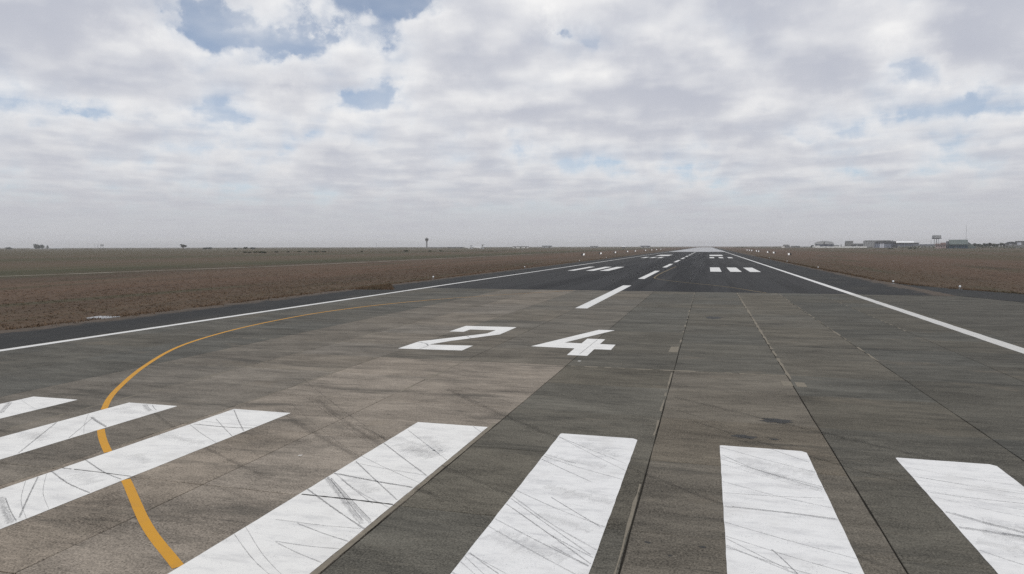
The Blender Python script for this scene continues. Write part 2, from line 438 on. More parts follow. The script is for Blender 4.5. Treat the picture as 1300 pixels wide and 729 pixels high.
def smooth(pts, sub=8):
    out = []
    for i in range(len(pts) - 1):
        p0 = pts[max(i - 1, 0)]; p1 = pts[i]; p2 = pts[i + 1]; p3 = pts[min(i + 2, len(pts) - 1)]
        for k in range(sub):
            t = k / sub
            out.append(tuple(.5 * (2 * p1[j] + (p2[j] - p0[j]) * t + (2 * p0[j] - 5 * p1[j] + 4 * p2[j] - p3[j]) * t * t
                                   + (3 * p1[j] - p0[j] - 3 * p2[j] + p3[j]) * t ** 3) for j in (0, 1)))
    out.append(pts[-1]); return out
def ribbon(name, pts, w, mat, z, parent=None, taper=False, jit=0.0, seed=0, thick=.002, gaps=0.0):
    rnd = random.Random(seed); vs = []; fs = []
    n = len(pts)
    for i, p in enumerate(pts):
        a = Vector(pts[max(i - 1, 0)]); b = Vector(pts[min(i + 1, n - 1)])
        d = (b - a).normalized(); nn = Vector((-d.y, d.x))
        k = w / 2 * (1 + rnd.uniform(-jit, jit))
        if taper: k *= max(.15, min(1, min(i, n - 1 - i) / (n * .22)))
        for sgn, zz in ((1, z), (-1, z), (-1, z - thick), (1, z - thick)):
            q = Vector(p) + nn * k * sgn; vs.append((q.x, q.y, zz))
    for i in range(n - 1):
        if gaps and rnd.random() < gaps: continue
        o = 4 * i
        for j in range(4): fs.append((o + j, o + (j + 1) % 4, o + 4 + (j + 1) % 4, o + 4 + j))
    return link(name, mesh(name, vs, fs), mat, parent)
def mark(pts, w, mat, z, parent, seed, jit=.25):      # a film of rubber, feathered by its own texture coordinates
    rnd = random.Random(seed); n = len(pts); vs = []; uvs = []; L = 0.0
    for i, p in enumerate(pts):
        a = Vector(pts[max(i - 1, 0)]); b = Vector(pts[min(i + 1, n - 1)]); d = (b - a).normalized(); nn = Vector((-d.y, d.x))
        if i: L += math.dist(pts[i - 1], p)
        k = w / 2 * (1 + rnd.uniform(-jit, jit))
        for sgn in (1, -1):
            q = Vector(p) + nn * k * sgn; vs.append((q.x, q.y, z)); uvs.append(((1 + sgn) / 2, L))
    me = mesh('tyre_mark', vs, [(2 * i, 2 * i + 1, 2 * i + 3, 2 * i + 2) for i in range(n - 1)])
    uv = me.uv_layers.new(name='UVMap')
    for lp_ in me.loops: uv.data[lp_.index].uv = uvs[lp_.vertex_index]
    return link('tyre_mark', me, mat, parent)
def at(px, depth):        # ground point seen in image column px at that depth
    d = FW * depth + RT * (depth * (px - 650) / CAM_F)
    return Vector((CAM_X + d.x, d.y, 0))
def face(px):             # yaw that turns a thing's front (-y) to the camera along that column
    d = FW + RT * ((px - 650) / CAM_F); return math.atan2(d.y, d.x) - math.pi / 2

# ------------------------------------------------------------------ ground
GZ = -0.06
g = MB(); nx = 24
xs = [-9000, -6000, -4000, -2500, -1500, -900, -500, -250, -120, -60, -28, 0, 34, 60, 120, 250, 500, 900, 1500, 2500, 4000, 6000, 9000]
ys = [-3000, -1200, -400, -100, 0, 60, 120, 250, 500, 900, 1500, 2500, 4000, 6500, 10000]
gv = [(x, y, GZ) for y in ys for x in xs]
gf = [(j * len(xs) + i, j * len(xs) + i + 1, (j + 1) * len(xs) + i + 1, (j + 1) * len(xs) + i) for j in range(len(ys) - 1) for i in range(len(xs) - 1)]
ground = link('ground', mesh('ground', gv, gf), 'ground'); tag(ground, kind='structure')

# ------------------------------------------------------------------ runway: bed, slabs, asphalt
LANES = [-21.25, -19.0, -15.35, -11.6, -7.85, -4.0, -0.35, 3.70, 7.65, 11.45, 15.15, 18.8, 22.5]
ROWS = [3.35, 7.1, 10.8, 14.55, 18.3, 22.1, 25.5, 29.25, 33.0, 36.7, 40.4, 44.15, 47.85, 51.6, 55.3, 59.0, 62.75, 66.45, 70.0]
END = 2600.0
runway = MB().box(-21.3, 22.5, -60, 70.0, -.05, -.022).build('runway', 'joint'); tag(runway, kind='structure')
sheet('asphalt_surface', [(-21.7, 70), (22.6, 70), (22.6, 570), (-21.7, 570)], 'asphalt', 0.0, runway, .05)
sheet('mirage_asphalt', [(-21.7, 570), (22.6, 570), (22.6, END), (-21.7, END)], 'mirage', 0.0, runway, .05)  # far stretch made reflective to imitate the mirage
sheet('concrete_apron', [(-21.25, -60), (22.5, -60), (22.5, 3.33), (-21.25, 3.33)], 'concrete', -.002, runway, .02)
rnd = random.Random(7)
variants = []
for k in range(5):
    vs = []; q = []
    per = []
    for (ax, ay), (bx, by) in (((-.5, -.5), (.5, -.5)), ((.5, -.5), (.5, .5)), ((.5, .5), (-.5, .5)), ((-.5, .5), (-.5, -.5))):
        for i in range(4):
            t = i / 4; j = 0 if i == 0 else .0032
            per.append((ax + (bx - ax) * t + rnd.uniform(-j, j), ay + (by - ay) * t + rnd.uniform(-j, j)))
    n = len(per)
    vs = [(x * .9965, y * .9965, 0) for x, y in per] + [(x, y, -.006) for x, y in per] + [(x, y, -.024) for x, y in per]
    fs = [tuple(range(n))] + [(r_ * n + i, (r_ + 1) * n + i, (r_ + 1) * n + (i + 1) % n, r_ * n + (i + 1) % n) for r_ in (0, 1) for i in range(n)]
    me = mesh('slab', vs, fs); me.materials.append(M['slab']); variants.append(me)
def slab_color(ci, ri):
    y = ROWS[ri]
    if 5 <= ci <= 6: c = (.252, .216, .176) if y < 25 else (.140, .126, .104)
    elif ci in (7, 8): c = ((.118, .108, .087), (.142, .124, .098))[ci - 7] if y < 25 else (.108, .101, .084)
    elif ci == 4: c = (.182, .160, .132)
    elif ci == 3: c = (.150, .134, .112)
    elif ci <= 2: c = (.104, .098, .083)
    elif ci == 9: c = (.104, .097, .080) if y < 25 else (.118, .108, .088)
    else: c = (.092, .087, .073)
    k = rnd.uniform(.95, 1.05); w = rnd.uniform(-.003, .003)
    return (c[0] * k + w, c[1] * k, c[2] * k - w, 1)
for ci in range(len(LANES) - 1):
    for ri in range(len(ROWS) - 1):
        x0, x1, y0, y1 = LANES[ci], LANES[ci + 1], ROWS[ri], ROWS[ri + 1]
        gx = .020 if ci not in (5, 6, 7, 8, 9) else .026
        o = bpy.data.objects.new('slab', variants[rnd.randrange(5)]); COL.objects.link(o); o.parent = runway
        gy = .030 if (ci in (5, 6) and y0 < 29) else (.018 if ci in (7, 8) and y0 < 29 else .012)
        o.location = ((x0 + x1) / 2, (y0 + y1) / 2, rnd.uniform(-.0012, .0012))
        o.scale = (x1 - x0 - gx, y1 - y0 - gy, 1)
        if rnd.random() < .5: o.rotation_euler = (0, 0, math.pi)
        o.color = slab_color(ci, ri)

# shoulders
SHL = ragged_poly([(-21.3, -60), (-21.3, 66.2), (-22.9, 66.6), (-23.2, 67.4), (-27.7, 75.5), (-27.8, 168), (-27.8, 700), (-28.0, END), (-60, END), (-60, END + 1)][:0] or
                  [(-21.72, END), (-27.9, END), (-27.8, 700), (-27.8, 168), (-27.6, 76), (-23.0, 67.2), (-22.9, 66.3), (-27.9, 65.5), (-27.8, 30), (-28.6, 24), (-31, 8), (-36, -20), (-40, -60), (-21.32, -60), (-21.32, 70), (-21.72, 70)], 2.5, .12, 3)
tag(sheet('left_shoulder', SHL, 'shoulder', -.006, None, .05), kind='structure')
SHR = ragged_poly([(22.62, END), (29.8, END), (29.6, 250), (29.4, 160), (29.8, 118), (29.9, 100), (30.8, 89), (33.7, 80.6), (36.8, 74.1), (48, 60), (70, 46), (70, 40), (34, 60), (30.5, 70), (22.62, 70)], 2.5, .12, 4)
tag(sheet('right_shoulder', SHR, 'shoulder', -.006, None, .05), kind='structure')
tag(sheet('concrete_taxiway', [(22.52, -60), (80, -60), (72, 38), (34, 59.6), (30.3, 69.7), (22.52, 69.9)], 'concrete', -.004, None, .05), kind='structure')
tag(ribbon('dirt_track', smooth([(-104, 60), (-98.9, 83.7), (-96.5, 96), (-95, 113), (-91, 135), (-89.8, 160), (-89.5, 220), (-89, 420)], 5), 1.3, 'dirt', GZ + .006, None, False, .25, 3, .004), kind='structure')

# ------------------------------------------------------------------ painted markings
PZ = .006
def L2(*p): return [tuple(p[i:i + 2]) for i in range(0, len(p), 2)]
STRIPES = [(-10.66, -8.99, 15.97), (-7.23, -5.55, 16.06), (-3.77, -1.99, 16.18), (1.71, 3.58, 16.18), (5.44, 7.26, 16.09), (9.08, 10.88, 16.05), (12.63, 14.46, 16.08)]
stripe = []
for k, (x0, x1, y1) in enumerate(STRIPES):
    c = .10 if k >= 4 else .02
    pts = ragged((x0, -13.9), (x1, -13.9), 3, .01, rnd) + ragged((x1, -13.9), (x1, y1 - c), 110, .005, rnd) + [(x1, y1 - c), (x1 - c, y1)] \
        + ragged((x1 - c, y1), (x0 + c * .4, y1), 8, .006, rnd) + [(x0 + c * .4, y1), (x0, y1 - c * .4)] + ragged((x0, y1 - c * .4), (x0, -13.9), 110, .005, rnd)
    stripe.append(sheet('threshold_stripe', pts, 'paint_grey' if k >= 4 else 'paint', PZ, runway))
MARKS = {3: [[(1.77, 15.42), (3.56, 13.41)], [(1.72, 14.21), (3.55, 12.37)], [(1.76, 12.83), (3.54, 11.03)], [(1.71, 11.8), (3.57, 9.97)], [(1.71, 11.09), (3.58, 9.73)], [(2.04, 11.74), (3.21, 10.75)], [(1.78, 12.73), (3.52, 12.39)], [(1.72, 12.02), (3.55, 11.68)], [(2.0, 9.69), (3.53, 9.72)], [(2.5, 8.95), (3.57, 8.97)], [(2.44, 9.64), (3.57, 9.24)], [(2.53, 8.92), (3.56, 8.5)], [(3.21, 16.14), (3.56, 15.69)], [(1.73, 11.72), (3.45, 9.9)]],
         2: [[(-3.72, 16.10), (-2.78, 15.06), (-2.02, 14.25)], [(-3.67, 14.49), (-2.62, 14.46), (-2.0, 14.55)], [(-3.72, 14.8), (-2.03, 14.77)], [(-3.76, 11.4), (-2.73, 10.87), (-2.06, 10.62)], [(-3.82, 10.65), (-2.86, 10.17), (-2.02, 9.87)], [(-3.74, 10.3), (-2.14, 8.62)], [(-3.37, 9.25), (-2.06, 8.42)], [(-3.51, 15.11), (-2.02, 13.81)]],
         1: [[(-6.82, 14.4), (-6.33, 14.09), (-5.57, 13.67)], [(-5.60, 12.64), (-6.67, 14.28)], [(-5.6, 11.4), (-7.2, 13.72)], [(-6.6, 15.96), (-6.25, 15.65), (-5.83, 15.35)], [(-6.29, 15.94), (-5.76, 15.5)]],
         0: [[(-9.57, 14.09), (-10.6, 15.18)]],
         4: [[(5.46, 15.77), (7.2, 14.16)], [(6.14, 11.87), (7.17, 10.81)], [(6.5, 10.27), (7.24, 9.68)], [(6.58, 9.91), (7.22, 9.41)], [(5.46, 11.35), (6.34, 10.43), (7.24, 9.47)], [(5.46, 11.63), (7.19, 9.76)], [(5.46, 10.67), (7.22, 9.39)], [(5.46, 14.0), (6.68, 12.88)], [(5.47, 9.37), (6.07, 8.85)], [(5.47, 14.35), (6.22, 13.89)]],
         5: [[(9.12, 15.3), (9.78, 14.45), (10.85, 13.58)], [(10.17, 16.03), (10.84, 15.24)], [(9.1, 10.87), (9.89, 10.03)], [(9.1, 12.24), (10.11, 12.2), (10.86, 12.12)], [(9.73, 10.65), (10.0, 9.93)], [(9.1, 12.92), (10.8, 13.11)]],
         6: [[(12.71, 14.81), (14.29, 14.27)], [(12.7, 13.92), (14.09, 13.74)], [(12.67, 12.96), (13.27, 12.49), (14.3, 11.9)], [(12.66, 11.43), (13.08, 11.05)], [(12.66, 12.29), (13.9, 12.1)]]}
HEAVY = {(3, 3): .07, (3, 2): .035, (3, 1): .04, (3, 13): .09, (3, 7): .06, (3, 4): .045, (2, 6): .13, (2, 0): .035, (2, 1): .06, (2, 4): .045, (2, 3): .04, (2, 5): .035, (1, 3): .11, (1, 0): .06, (1, 2): .035, (0, 0): .1, (6, 2): .08, (6, 4): .09, (5, 3): .07, (5, 0): .03, (4, 4): .03}
for si, lst in MARKS.items():
    for k, ln in enumerate(lst):
        w = HEAVY.get((si, k), .026)
        pts = smooth(ln, 14) if len(ln) > 2 else smooth([ln[0], ((ln[0][0] + ln[1][0]) / 2 + .02, (ln[0][1] + ln[1][1]) / 2 - .03), ln[1]], 14)
        mt_ = 'scuff' if w > .065 else ('rubber_dark' if (w > .03 and si < 4) or k % 3 == 1 else 'rubber')
        mark(pts, w * (1.5 if w > .065 else 1.25), mt_, PZ + .0025 + .0004 * (k % 4), stripe[si], si * 20 + k)
        if w > .05:     # the sharp edge of a scrubbing tyre
            mark([(x + w * .5, y + w * .35) for x, y in pts[2:-2]], .028, 'rubber_dark', PZ + .0045, stripe[si], si * 20 + k + 7)
rq = random.Random(77)      # fainter marks that sweep right across the stripes on the way round the turn
for si, (x0, x1, y1) in enumerate(STRIPES):
    for k in range((2, 2, 3, 4, 9, 9, 8)[si]):
        ya = rq.uniform(8.6, 15.9); sl_ = rq.uniform(-1.15, -.55) * (1, 1, 1, 1, 1, .8, .45)[si]
        yb = ya + sl_ * (x1 - x0) * rq.uniform(.9, 1.1)
        if max(ya, yb) > y1 - .05: continue
        w = rq.choice([.016, .02, .03, .05])
        mark(smooth([(x0 + .01, ya), ((x0 + x1) / 2, (ya + yb) / 2 + rq.uniform(-.10, -.02)), (x1 - .01, yb)], 9), w, 'rubber' if w < .04 else 'scuff', PZ + .002 + .0002 * k, stripe[si], 900 + si * 20 + k)
for si, (x0, x1, y1) in enumerate(STRIPES):
    for k in range(5 if si >= 3 else 3):
        ya = rq.uniform(9.2, 15.5); yb = ya - rq.uniform(.2, 1.0); w = rq.uniform(.25, .6); xa = x0 + .02 + rq.random() * .7; xb = x1 - .02 - rq.random() * .7
        if ya + w * .6 > y1 or xb - xa < .5: continue
        mark(smooth([(xa, ya), ((xa + xb) / 2, (ya + yb) / 2), (xb, yb)], 9), w * 1.3, 'smudge', PZ + .0012 + .0001 * k, stripe[si], 1500 + si * 20 + k, .5)
# rubber on the bare concrete: the same turns carried on between the stripes
for k in range(16):
    xa = rq.uniform(-6, 9); ya = rq.uniform(15, 21); ln = rq.uniform(5, 11); sl_ = rq.uniform(-1.05, -.6)
    pts = smooth([(xa, ya), (xa + ln * .35, ya + sl_ * ln * .35 - .15), (xa + ln * .7, ya + sl_ * ln * .7 - .15), (xa + ln, ya + sl_ * ln)], 12)
    mark(pts, rq.choice([.03, .04, .05, .16, .3]), 'rubber_film', .0036 + .00008 * k, runway, 3000 + k, .3)
# touchdown rubber laid along the asphalt either side of the centreline
for k in range(70):
    xa = rq.choice([-1, 1]) * abs(rq.gauss(4.2, 2.6)) + .3; ya = rq.uniform(74, 430); ln = rq.uniform(25, 110)
    mark([(xa + rq.uniform(-.03, .03) + t * .004 * ln, ya + ln * t) for t in [i / 10 for i in range(11)]], rq.uniform(.25, .7), 'rubber_film', .0025 + .00004 * k, runway, 4000 + k, .3)
# transverse joints telegraphing through the paint
for si, y0, y1 in ((3, 10.82, 10.80), (2, 10.85, 10.80)):
    x0, x1, _ = STRIPES[si]
    ribbon('crack', smooth([(x0 + .01, y0), ((x0 + x1) / 2, (y0 + y1) / 2 + .015), (x1 - .01, y1)], 12), .03 if si == 3 else .014, 'stain', PZ + .0075, stripe[si], False, .5, si, .002, .05)

TWO = L2(-4.29, 27.85, -1.37, 28.02, -1.38, 29.5, -3.45, 29.35, -2.92, 30.75, -2.36, 31.81, -1.36, 33.7, -1.38, 36.95, -4.31, 36.85, -4.3, 34.2, -3.52, 34.22, -3.52, 35.3, -2.09, 35.35, -2.11, 33.9, -2.9, 32.55, -4.3, 30.2)
FOUR = L2(1.2, 30.0, 3.2, 36.87, 4.06, 36.9, 2.41, 31.6, 3.22, 31.5, 3.21, 33.2, 4.08, 33.15, 4.07, 31.5, 4.79, 31.45, 4.8, 29.85, 4.07, 29.85, 4.08, 27.95, 3.24, 27.95, 3.2, 29.87)
two = tag(sheet('painted_number', TWO, 'paint', PZ, runway), 'white number 2 painted on the concrete')
four = tag(sheet('painted_number', FOUR, 'paint', PZ, runway), 'white number 4 painted on the concrete')
mark(smooth([(-4.25, 30.0), (-3.7, 29.6), (-3.35, 29.0)], 8), .14, 'rubber_dark', PZ + .004, two, 5)
mark(smooth([(-3.3, 28.95), (-3.3, 28.4), (-3.32, 27.95)], 6), .08, 'rubber_dark', PZ + .006, two, 6)
mark(smooth([(-2.75, 32.6), (-2.5, 32.2), (-2.3, 31.95)], 6), .1, 'rubber_dark', PZ + .004, two, 7)
ribbon('crack', smooth([(3.74, 32.9), (3.72, 30.5), (3.70, 28.3)], 8), .014, 'stain', PZ + .004, four, False, .4, 8)
for k in range(40):
    y0 = 49.5 + 50.0 * k
    if y0 > 540: break
    y1 = y0 + 30.4
    if k == 1: y0 = 96.5; y1 = 129
    sheet('centreline_dash', [(-.42, y0), (.46, y0), (.44, y1), (-.5 if k == 0 else -.42, y1)], 'paint_far', PZ, runway)
for k, (x0, x1) in enumerate(((9.25, 11.15), (12.6, 14.5), (15.85, 17.65), (-16.2, -14.95), (-12.8, -11.3), (-10.25, -8.6))):
    sheet('touchdown_stripe', [(x0, 126.6), (x1, 126.6), (x1, 151.8), (x0, 151.8)], 'paint_far', PZ, runway)
for x0, x1 in ((9.5, 11.2), (12.9, 14.5), (16.3, 17.9), (-16.0, -14.3), (-12.8, -11.2), (-9.9, -8.4)):
    sheet('touchdown_stripe', [(x0, 269), (x1, 269), (x1, 293), (x0, 293)], 'paint_far', PZ, runway)
for x0, x1 in ((9.6, 15.6), (-14.6, -8.7)):
    sheet('aiming_mark', [(x0, 327), (x1, 327), (x1, 372), (x0, 372)], 'paint_far', PZ, runway)
def line_pts(x, y0, y1, st=1.2):
    n = int((y1 - y0) / st); return [(x, y0 + (y1 - y0) * i / n) for i in range(n + 1)]
tag(ribbon('edge_line', line_pts(-20.78, -50, 70) , .50, 'paint_far', PZ, runway, False, .05, 11), 'white edge line along the left of the concrete')
ribbon('edge_line', line_pts(-20.78, 70, 700, 6), .50, 'paint_far', PZ, runway, False, .06, 12)
tag(ribbon('edge_line', line_pts(21.70, -50, 70), .66, 'paint_edge', PZ, runway, False, .07, 13), 'worn white edge line along the right of the concrete')
ribbon('edge_line', line_pts(21.70, 70, 700, 6), .62, 'paint_far', PZ, runway, False, .06, 14)
YEL = [(3.4, 6.7), (1.63, 7.9), (.1, 8.96), (-2.05, 10.7), (-3.92, 12.1), (-5.58, 13.52), (-7.3, 15.28), (-9.06, 17.44), (-11.69, 21.38), (-14.12, 25.9), (-15.6, 30.6), (-16.4, 35.4), (-16.65, 41.0), (-16.13, 45.8), (-15.07, 50.2), (-13.2, 55.2), (-10.6, 60.0), (-7.6, 64.6), (-4.4, 69.6)]
yl = [q for q in smooth(YEL, 10)]
def in_stripe(q): return any(x0 - .0 < q[0] < x1 + .0 and q[1] < y1 for x0, x1, y1 in STRIPES)
run = []; runs = []
dense = []
for i in range(len(yl) - 1):
    for k in range(8):
        t = k / 8; dense.append((yl[i][0] + (yl[i + 1][0] - yl[i][0]) * t, yl[i][1] + (yl[i + 1][1] - yl[i][1]) * t))
for q in dense:
    if in_stripe(q):
        if len(run) > 3: runs.append(run)
        run = []
    else: run.append(q)
if len(run) > 3: runs.append(run)
for r_ in runs:
    ribbon('taxi_line', r_, .165, 'yellow', PZ - .002, runway, False, .02, 21)
ribbon('taxi_line', smooth([(14.2, 70.2), (13.4, 72.4), (10.6, 80.1), (6.4, 87.6), (3.6, 93.0), (2.0, 97.4), (1.5, 100.2)], 8), .22, 'yellow_old', PZ, runway, False, .1, 22)
ribbon('taxi_line', smooth([(1.5, 100.3), (1.35, 111), (1.6, 130), (2.1, 157)], 8), .24, 'yellow_old', PZ, runway, False, .1, 23)

# wear on the concrete: filler along joints, patches, oil, spalls
def along(x, y0, y1, amp, seed, st=.5):
    q = random.Random(seed); n = int((y1 - y0) / st); return [(x + q.uniform(-amp, amp), y0 + (y1 - y0) * i / n) for i in range(n + 1)]
ribbon('joint_filler', along(11.50, 24.3, 69.6, .012, 1), .10, 'sealant', .003, runway, False, .6, 31, .002, .12)
ribbon('joint_filler', along(15.18, 29, 69.6, .012, 2), .07, 'sealant', .003, runway, False, .7, 32, .002, .35)
ribbon('joint_filler', along(7.60, 33, 69, .02, 3), .07, 'sealant', .003, runway, False, .7, 33, .002, .65)
ribbon('joint_filler', along(-.32, 19.5, 26, .012, 4), .07, 'sealant', .003, runway, False, .7, 34, .002, .25)
ribbon('joint_filler', along(3.645, 3.5, 16.6, .004, 5, .3), .09, 'sealant', .0035, runway, False, .25, 35, .002)
ribbon('joint_filler', along(18.82, 40, 66, .012, 6), .06, 'sealant', .003, runway, False, .7, 36, .002, .55)
ribbon('joint_filler', [(q[1], q[0]) for q in along(25.42, 3.9, 11.4, .03, 7, .25)], .13, 'sealant', .003, runway, False, .8, 37, .002, .3)
ribbon('joint_filler', along(-3.97, 9, 25, .012, 8), .06, 'sealant', .003, runway, False, .6, 38, .002, .3)
ribbon('joint_filler', along(-7.83, 12, 40, .012, 9), .07, 'sealant', .003, runway, False, .6, 39, .002, .3)
ribbon('joint_filler', [(q[1], q[0]) for q in along(22.05, -12.0, -4.2, .03, 10, .25)], .07, 'sealant', .003, runway, False, .8, 40, .002, .5)
ribbon('joint_filler', [(q[1], q[0]) for q in along(29.2, -14.0, -5.2, .03, 12, .25)], .09, 'sealant', .003, runway, False, .8, 41, .002, .5)
ribbon('joint_filler', along(7.60, 9, 25, .01, 11), .045, 'sealant', .003, runway, False, .7, 42, .002, .35)
def blot(name, x, y, rx, ry, mat, seed, z=.0035, rot=0.0):
    q = random.Random(seed); n = 18; pts = []
    for i in range(n):
        t = 2 * math.pi * i / n; k = 1 + q.uniform(-.28, .28)
        a, b = rx * k * math.cos(t), ry * k * math.sin(t)
        pts.append((x + a * math.cos(rot) - b * math.sin(rot), y + a * math.sin(rot) + b * math.cos(rot)))
    return sheet(name, pts, mat, z, runway, .002)
blot('oil_stain', 10.5, 18.72, .38, .24, 'stain', 1); blot('oil_stain', 9.62, 16.95, .26, .14, 'stain', 2)
blot('oil_stain', 10.3, 16.9, .10, .06, 'stain', 3); blot('oil_stain', 7.95, 10.42, .05, .035, 'stain', 4); blot('oil_stain', 8.75, 10.47, .05, .035, 'stain', 5)
blot('oil_stain', 8.3, 10.05, .03, .03, 'stain', 6)
blot('oil_stain', 9.2, 45.0, .5, .9, 'stain', 8)
blot('oil_stain', -17.4, 36.4, .35, .5, 'stain', 9)
sheet('repair_patch', [(11.14, 23.55), (11.46, 23.55), (11.46, 24.35), (11.14, 24.35)], 'sealant', .0032, runway, .002)
sheet('repair_patch', [(11.56, 23.5), (11.86, 23.5), (11.86, 24.25), (11.56, 24.25)], 'sealant', .0032, runway, .002)
sheet('repair_patch', [(7.22, 29.9), (7.60, 29.9), (7.60, 31.6), (7.25, 31.5)], 'sealant', .0032, runway, .002)
for k, (px_, py_, w_, h_) in enumerate(((2.48, 14.55, .09, .03), (2.56, 14.62, .05, .05), (.4, 12.9, .05, .02), (4.0, 26.6, .07, .05))):
    blot('paint_splash', px_, py_, w_, h_, 'paint', 50 + k, .004, .7)

# ------------------------------------------------------------------ grass
def tufts(name, n, region, seed, hmin, hmax):
    q = np.random.default_rng(seed)
    P = region(q, n); n = len(P)
    vs = np.zeros((n, 4, 3, 3)); 
    for b in range(4):
        a = q.uniform(0, 2 * np.pi, n); w = q.uniform(.02, .06, n) * (1 + 4 * (hmax > .5)); h = q.uniform(hmin, hmax, n)
        off = q.normal(0, .07, (n, 2)); lean = q.normal(0, .10, (n, 2))
        cx, cy = P[:, 0] + off[:, 0], P[:, 1] + off[:, 1]
        vs[:, b, 0] = np.stack([cx - w * np.cos(a), cy - w * np.sin(a), np.full(n, GZ - .01)], 1)
        vs[:, b, 1] = np.stack([cx + w * np.cos(a), cy + w * np.sin(a), np.full(n, GZ - .01)], 1)
        vs[:, b, 2] = np.stack([cx + lean[:, 0], cy + lean[:, 1], GZ + h], 1)
    me = bpy.data.meshes.new(name)
    k = n * 12
    me.vertices.add(k); me.vertices.foreach_set('co', vs.reshape(-1))
    me.loops.add(k); me.loops.foreach_set('vertex_index', np.arange(k, dtype=np.int32))
    me.polygons.add(n * 4); me.polygons.foreach_set('loop_start', np.arange(0, k, 3, dtype=np.int32))
    me.update(calc_edges=True)
    o = link(name, me, 'blades'); return tag(o, None, None, None, 'stuff')
def clumped(q, x, y):
    return .7 + .3 * np.sin(x * .33 + 2 * np.sin(y * .31)) * np.sin(y * .23 + 1.7 * np.sin(x * .37))
def left_region(q, n):
    x = -27.7 - q.gamma(1.3, 16, n); y = q.uniform(22, 230, n)
    edge = np.where(y < 30, -28.0 - (30 - y) * .15, -27.75)
    k = (x < edge) & (q.uniform(0, 1, n) < clumped(q, x, y) * np.clip((230 - y) / 120, 0, 1)); return np.stack([x[k], y[k]], 1)
def notch_region(q, n):
    x = q.uniform(-27.8, -22.95, n); y = q.uniform(66.3, 75.9, n)
    k = y < 66.4 + (x + 22.9) / -4.75 * 9.4
    k &= y > 66.5; return np.stack([x[k], y[k]], 1)
def right_region(q, n):
    x = 29.6 + q.gamma(1.3, 20, n); y = q.uniform(48, 260, n)
    edge = np.interp(y, [40, 60, 74.1, 80.6, 89, 100, 118, 160, 400], [70, 48, 36.8, 33.7, 30.8, 29.9, 29.8, 29.4, 29.6])
    k = (x > edge + .05) & (q.uniform(0, 1, n) < clumped(q, x, y) * np.clip((260 - y) / 130, 0, 1)); return np.stack([x[k], y[k]], 1)
tufts('grass', 40000, left_region, 1, .02, .08)
tufts('grass', 900, notch_region, 2, .10, .34)
tufts('grass', 26000, right_region, 3, .02, .08)

def fringe_left(q, n):
    y = q.uniform(24, 330, n); x = -27.75 + np.abs(q.normal(0, .5, n)) * (q.uniform(0, 1, n) < .5) - np.abs(q.normal(0, .5, n))
    x -= np.where(y < 30, (30 - y) * .15, 0); k = (np.sin(y * 1.3) + np.sin(y * .37 + 1) > -.9) & ~((y > 65.5) & (y < 76)); return np.stack([x[k], y[k]], 1)
def fringe_right(q, n):
    y = q.uniform(48, 330, n); edge = np.interp(y, [40, 60, 74.1, 80.6, 89, 100, 118, 160, 400], [70, 48, 36.8, 33.7, 30.8, 29.9, 29.8, 29.4, 29.6])
    x = edge + .1 - np.abs(q.normal(0, .45, n)) * (q.uniform(0, 1, n) < .5) + np.abs(q.normal(0, .5, n))
    k = np.sin(y * 1.1) + np.sin(y * .33 + 2) > -.9; return np.stack([x[k], y[k]], 1)
tufts('grass', 5000, fringe_left, 5, .06, .22)
tufts('grass', 5000, fringe_right, 6, .08, .26)

# ------------------------------------------------------------------ runway edge lights and strip markers
def edge_light():
    r_ = empty('edge_light', (0, 0, 0))
    MB().box(-.32, .32, -.32, .32, -.06, .03).build('base_pad', 'mid_grey', r_)
    MB().lathe([(.07, .03), (.05, .06), (.03, .08), (.03, .24), (.07, .26)], 10).build('stem', 'metal', r_)
    MB().lathe([(.13, .26), (.16, .29), (.15, .42), (.11, .50), (.03, .53)], 12).build('lantern', 'lamp_glass', r_)
    return r_
def copy_tree(o, parent=None):
    c = o.copy(); COL.objects.link(c); c.parent = parent
    for ch in list(o.children): copy_tree(ch, c)
    return c
ORD = ['nearest', 'second nearest', 'third nearest', 'fourth nearest', 'fifth nearest', 'sixth nearest', 'seventh nearest', 'eighth nearest', 'farthest']
lp = edge_light(); first = True
SPOTS = [(-28.1, 90.4, 'nearest small white runway edge light in the grass edge on the left'),
         (-27.9, 140.0, 'second nearest white edge light on the left, beside the three left touchdown stripes'),
         (-28.0, 205.0, 'third nearest white edge light in the left grass edge'),
         (-28.0, 262.0, 'fourth nearest white edge light in the left grass edge'),
         (33.8, 81.2, 'white edge light on the right where the pavement flares widest'),
         (29.9, 91.1, 'white edge light just inside the corner of the right pavement flare'),
         (29.8, 148.5, 'white edge light on the right, level with the three right touchdown stripes'),
         (29.8, 204.6, 'white edge light on the right, one beyond the touchdown stripes'),
         (29.8, 262.0, 'white edge light on the right, two beyond the touchdown stripes')]
for x, y, lb in SPOTS:
    o = lp if first else copy_tree(lp); first = False
    o.location = (x, y, 0); o.rotation_euler = (0, 0, rnd.uniform(-.2, .2)); o.scale = (.68, .68, .72)
    tag(o, lb, 'light', 'runway edge lights along the grass edge')
sl = MB().box(-.75, .75, -.55, .55, -.06, .035).build('concrete_plinth', 'steel_roof'); sl.location = (-28.35, 35.5, 0); sl.rotation_euler = (0, 0, .12)
tag(sl, 'flat pale concrete slab in the grass edge at the far left', 'slab')

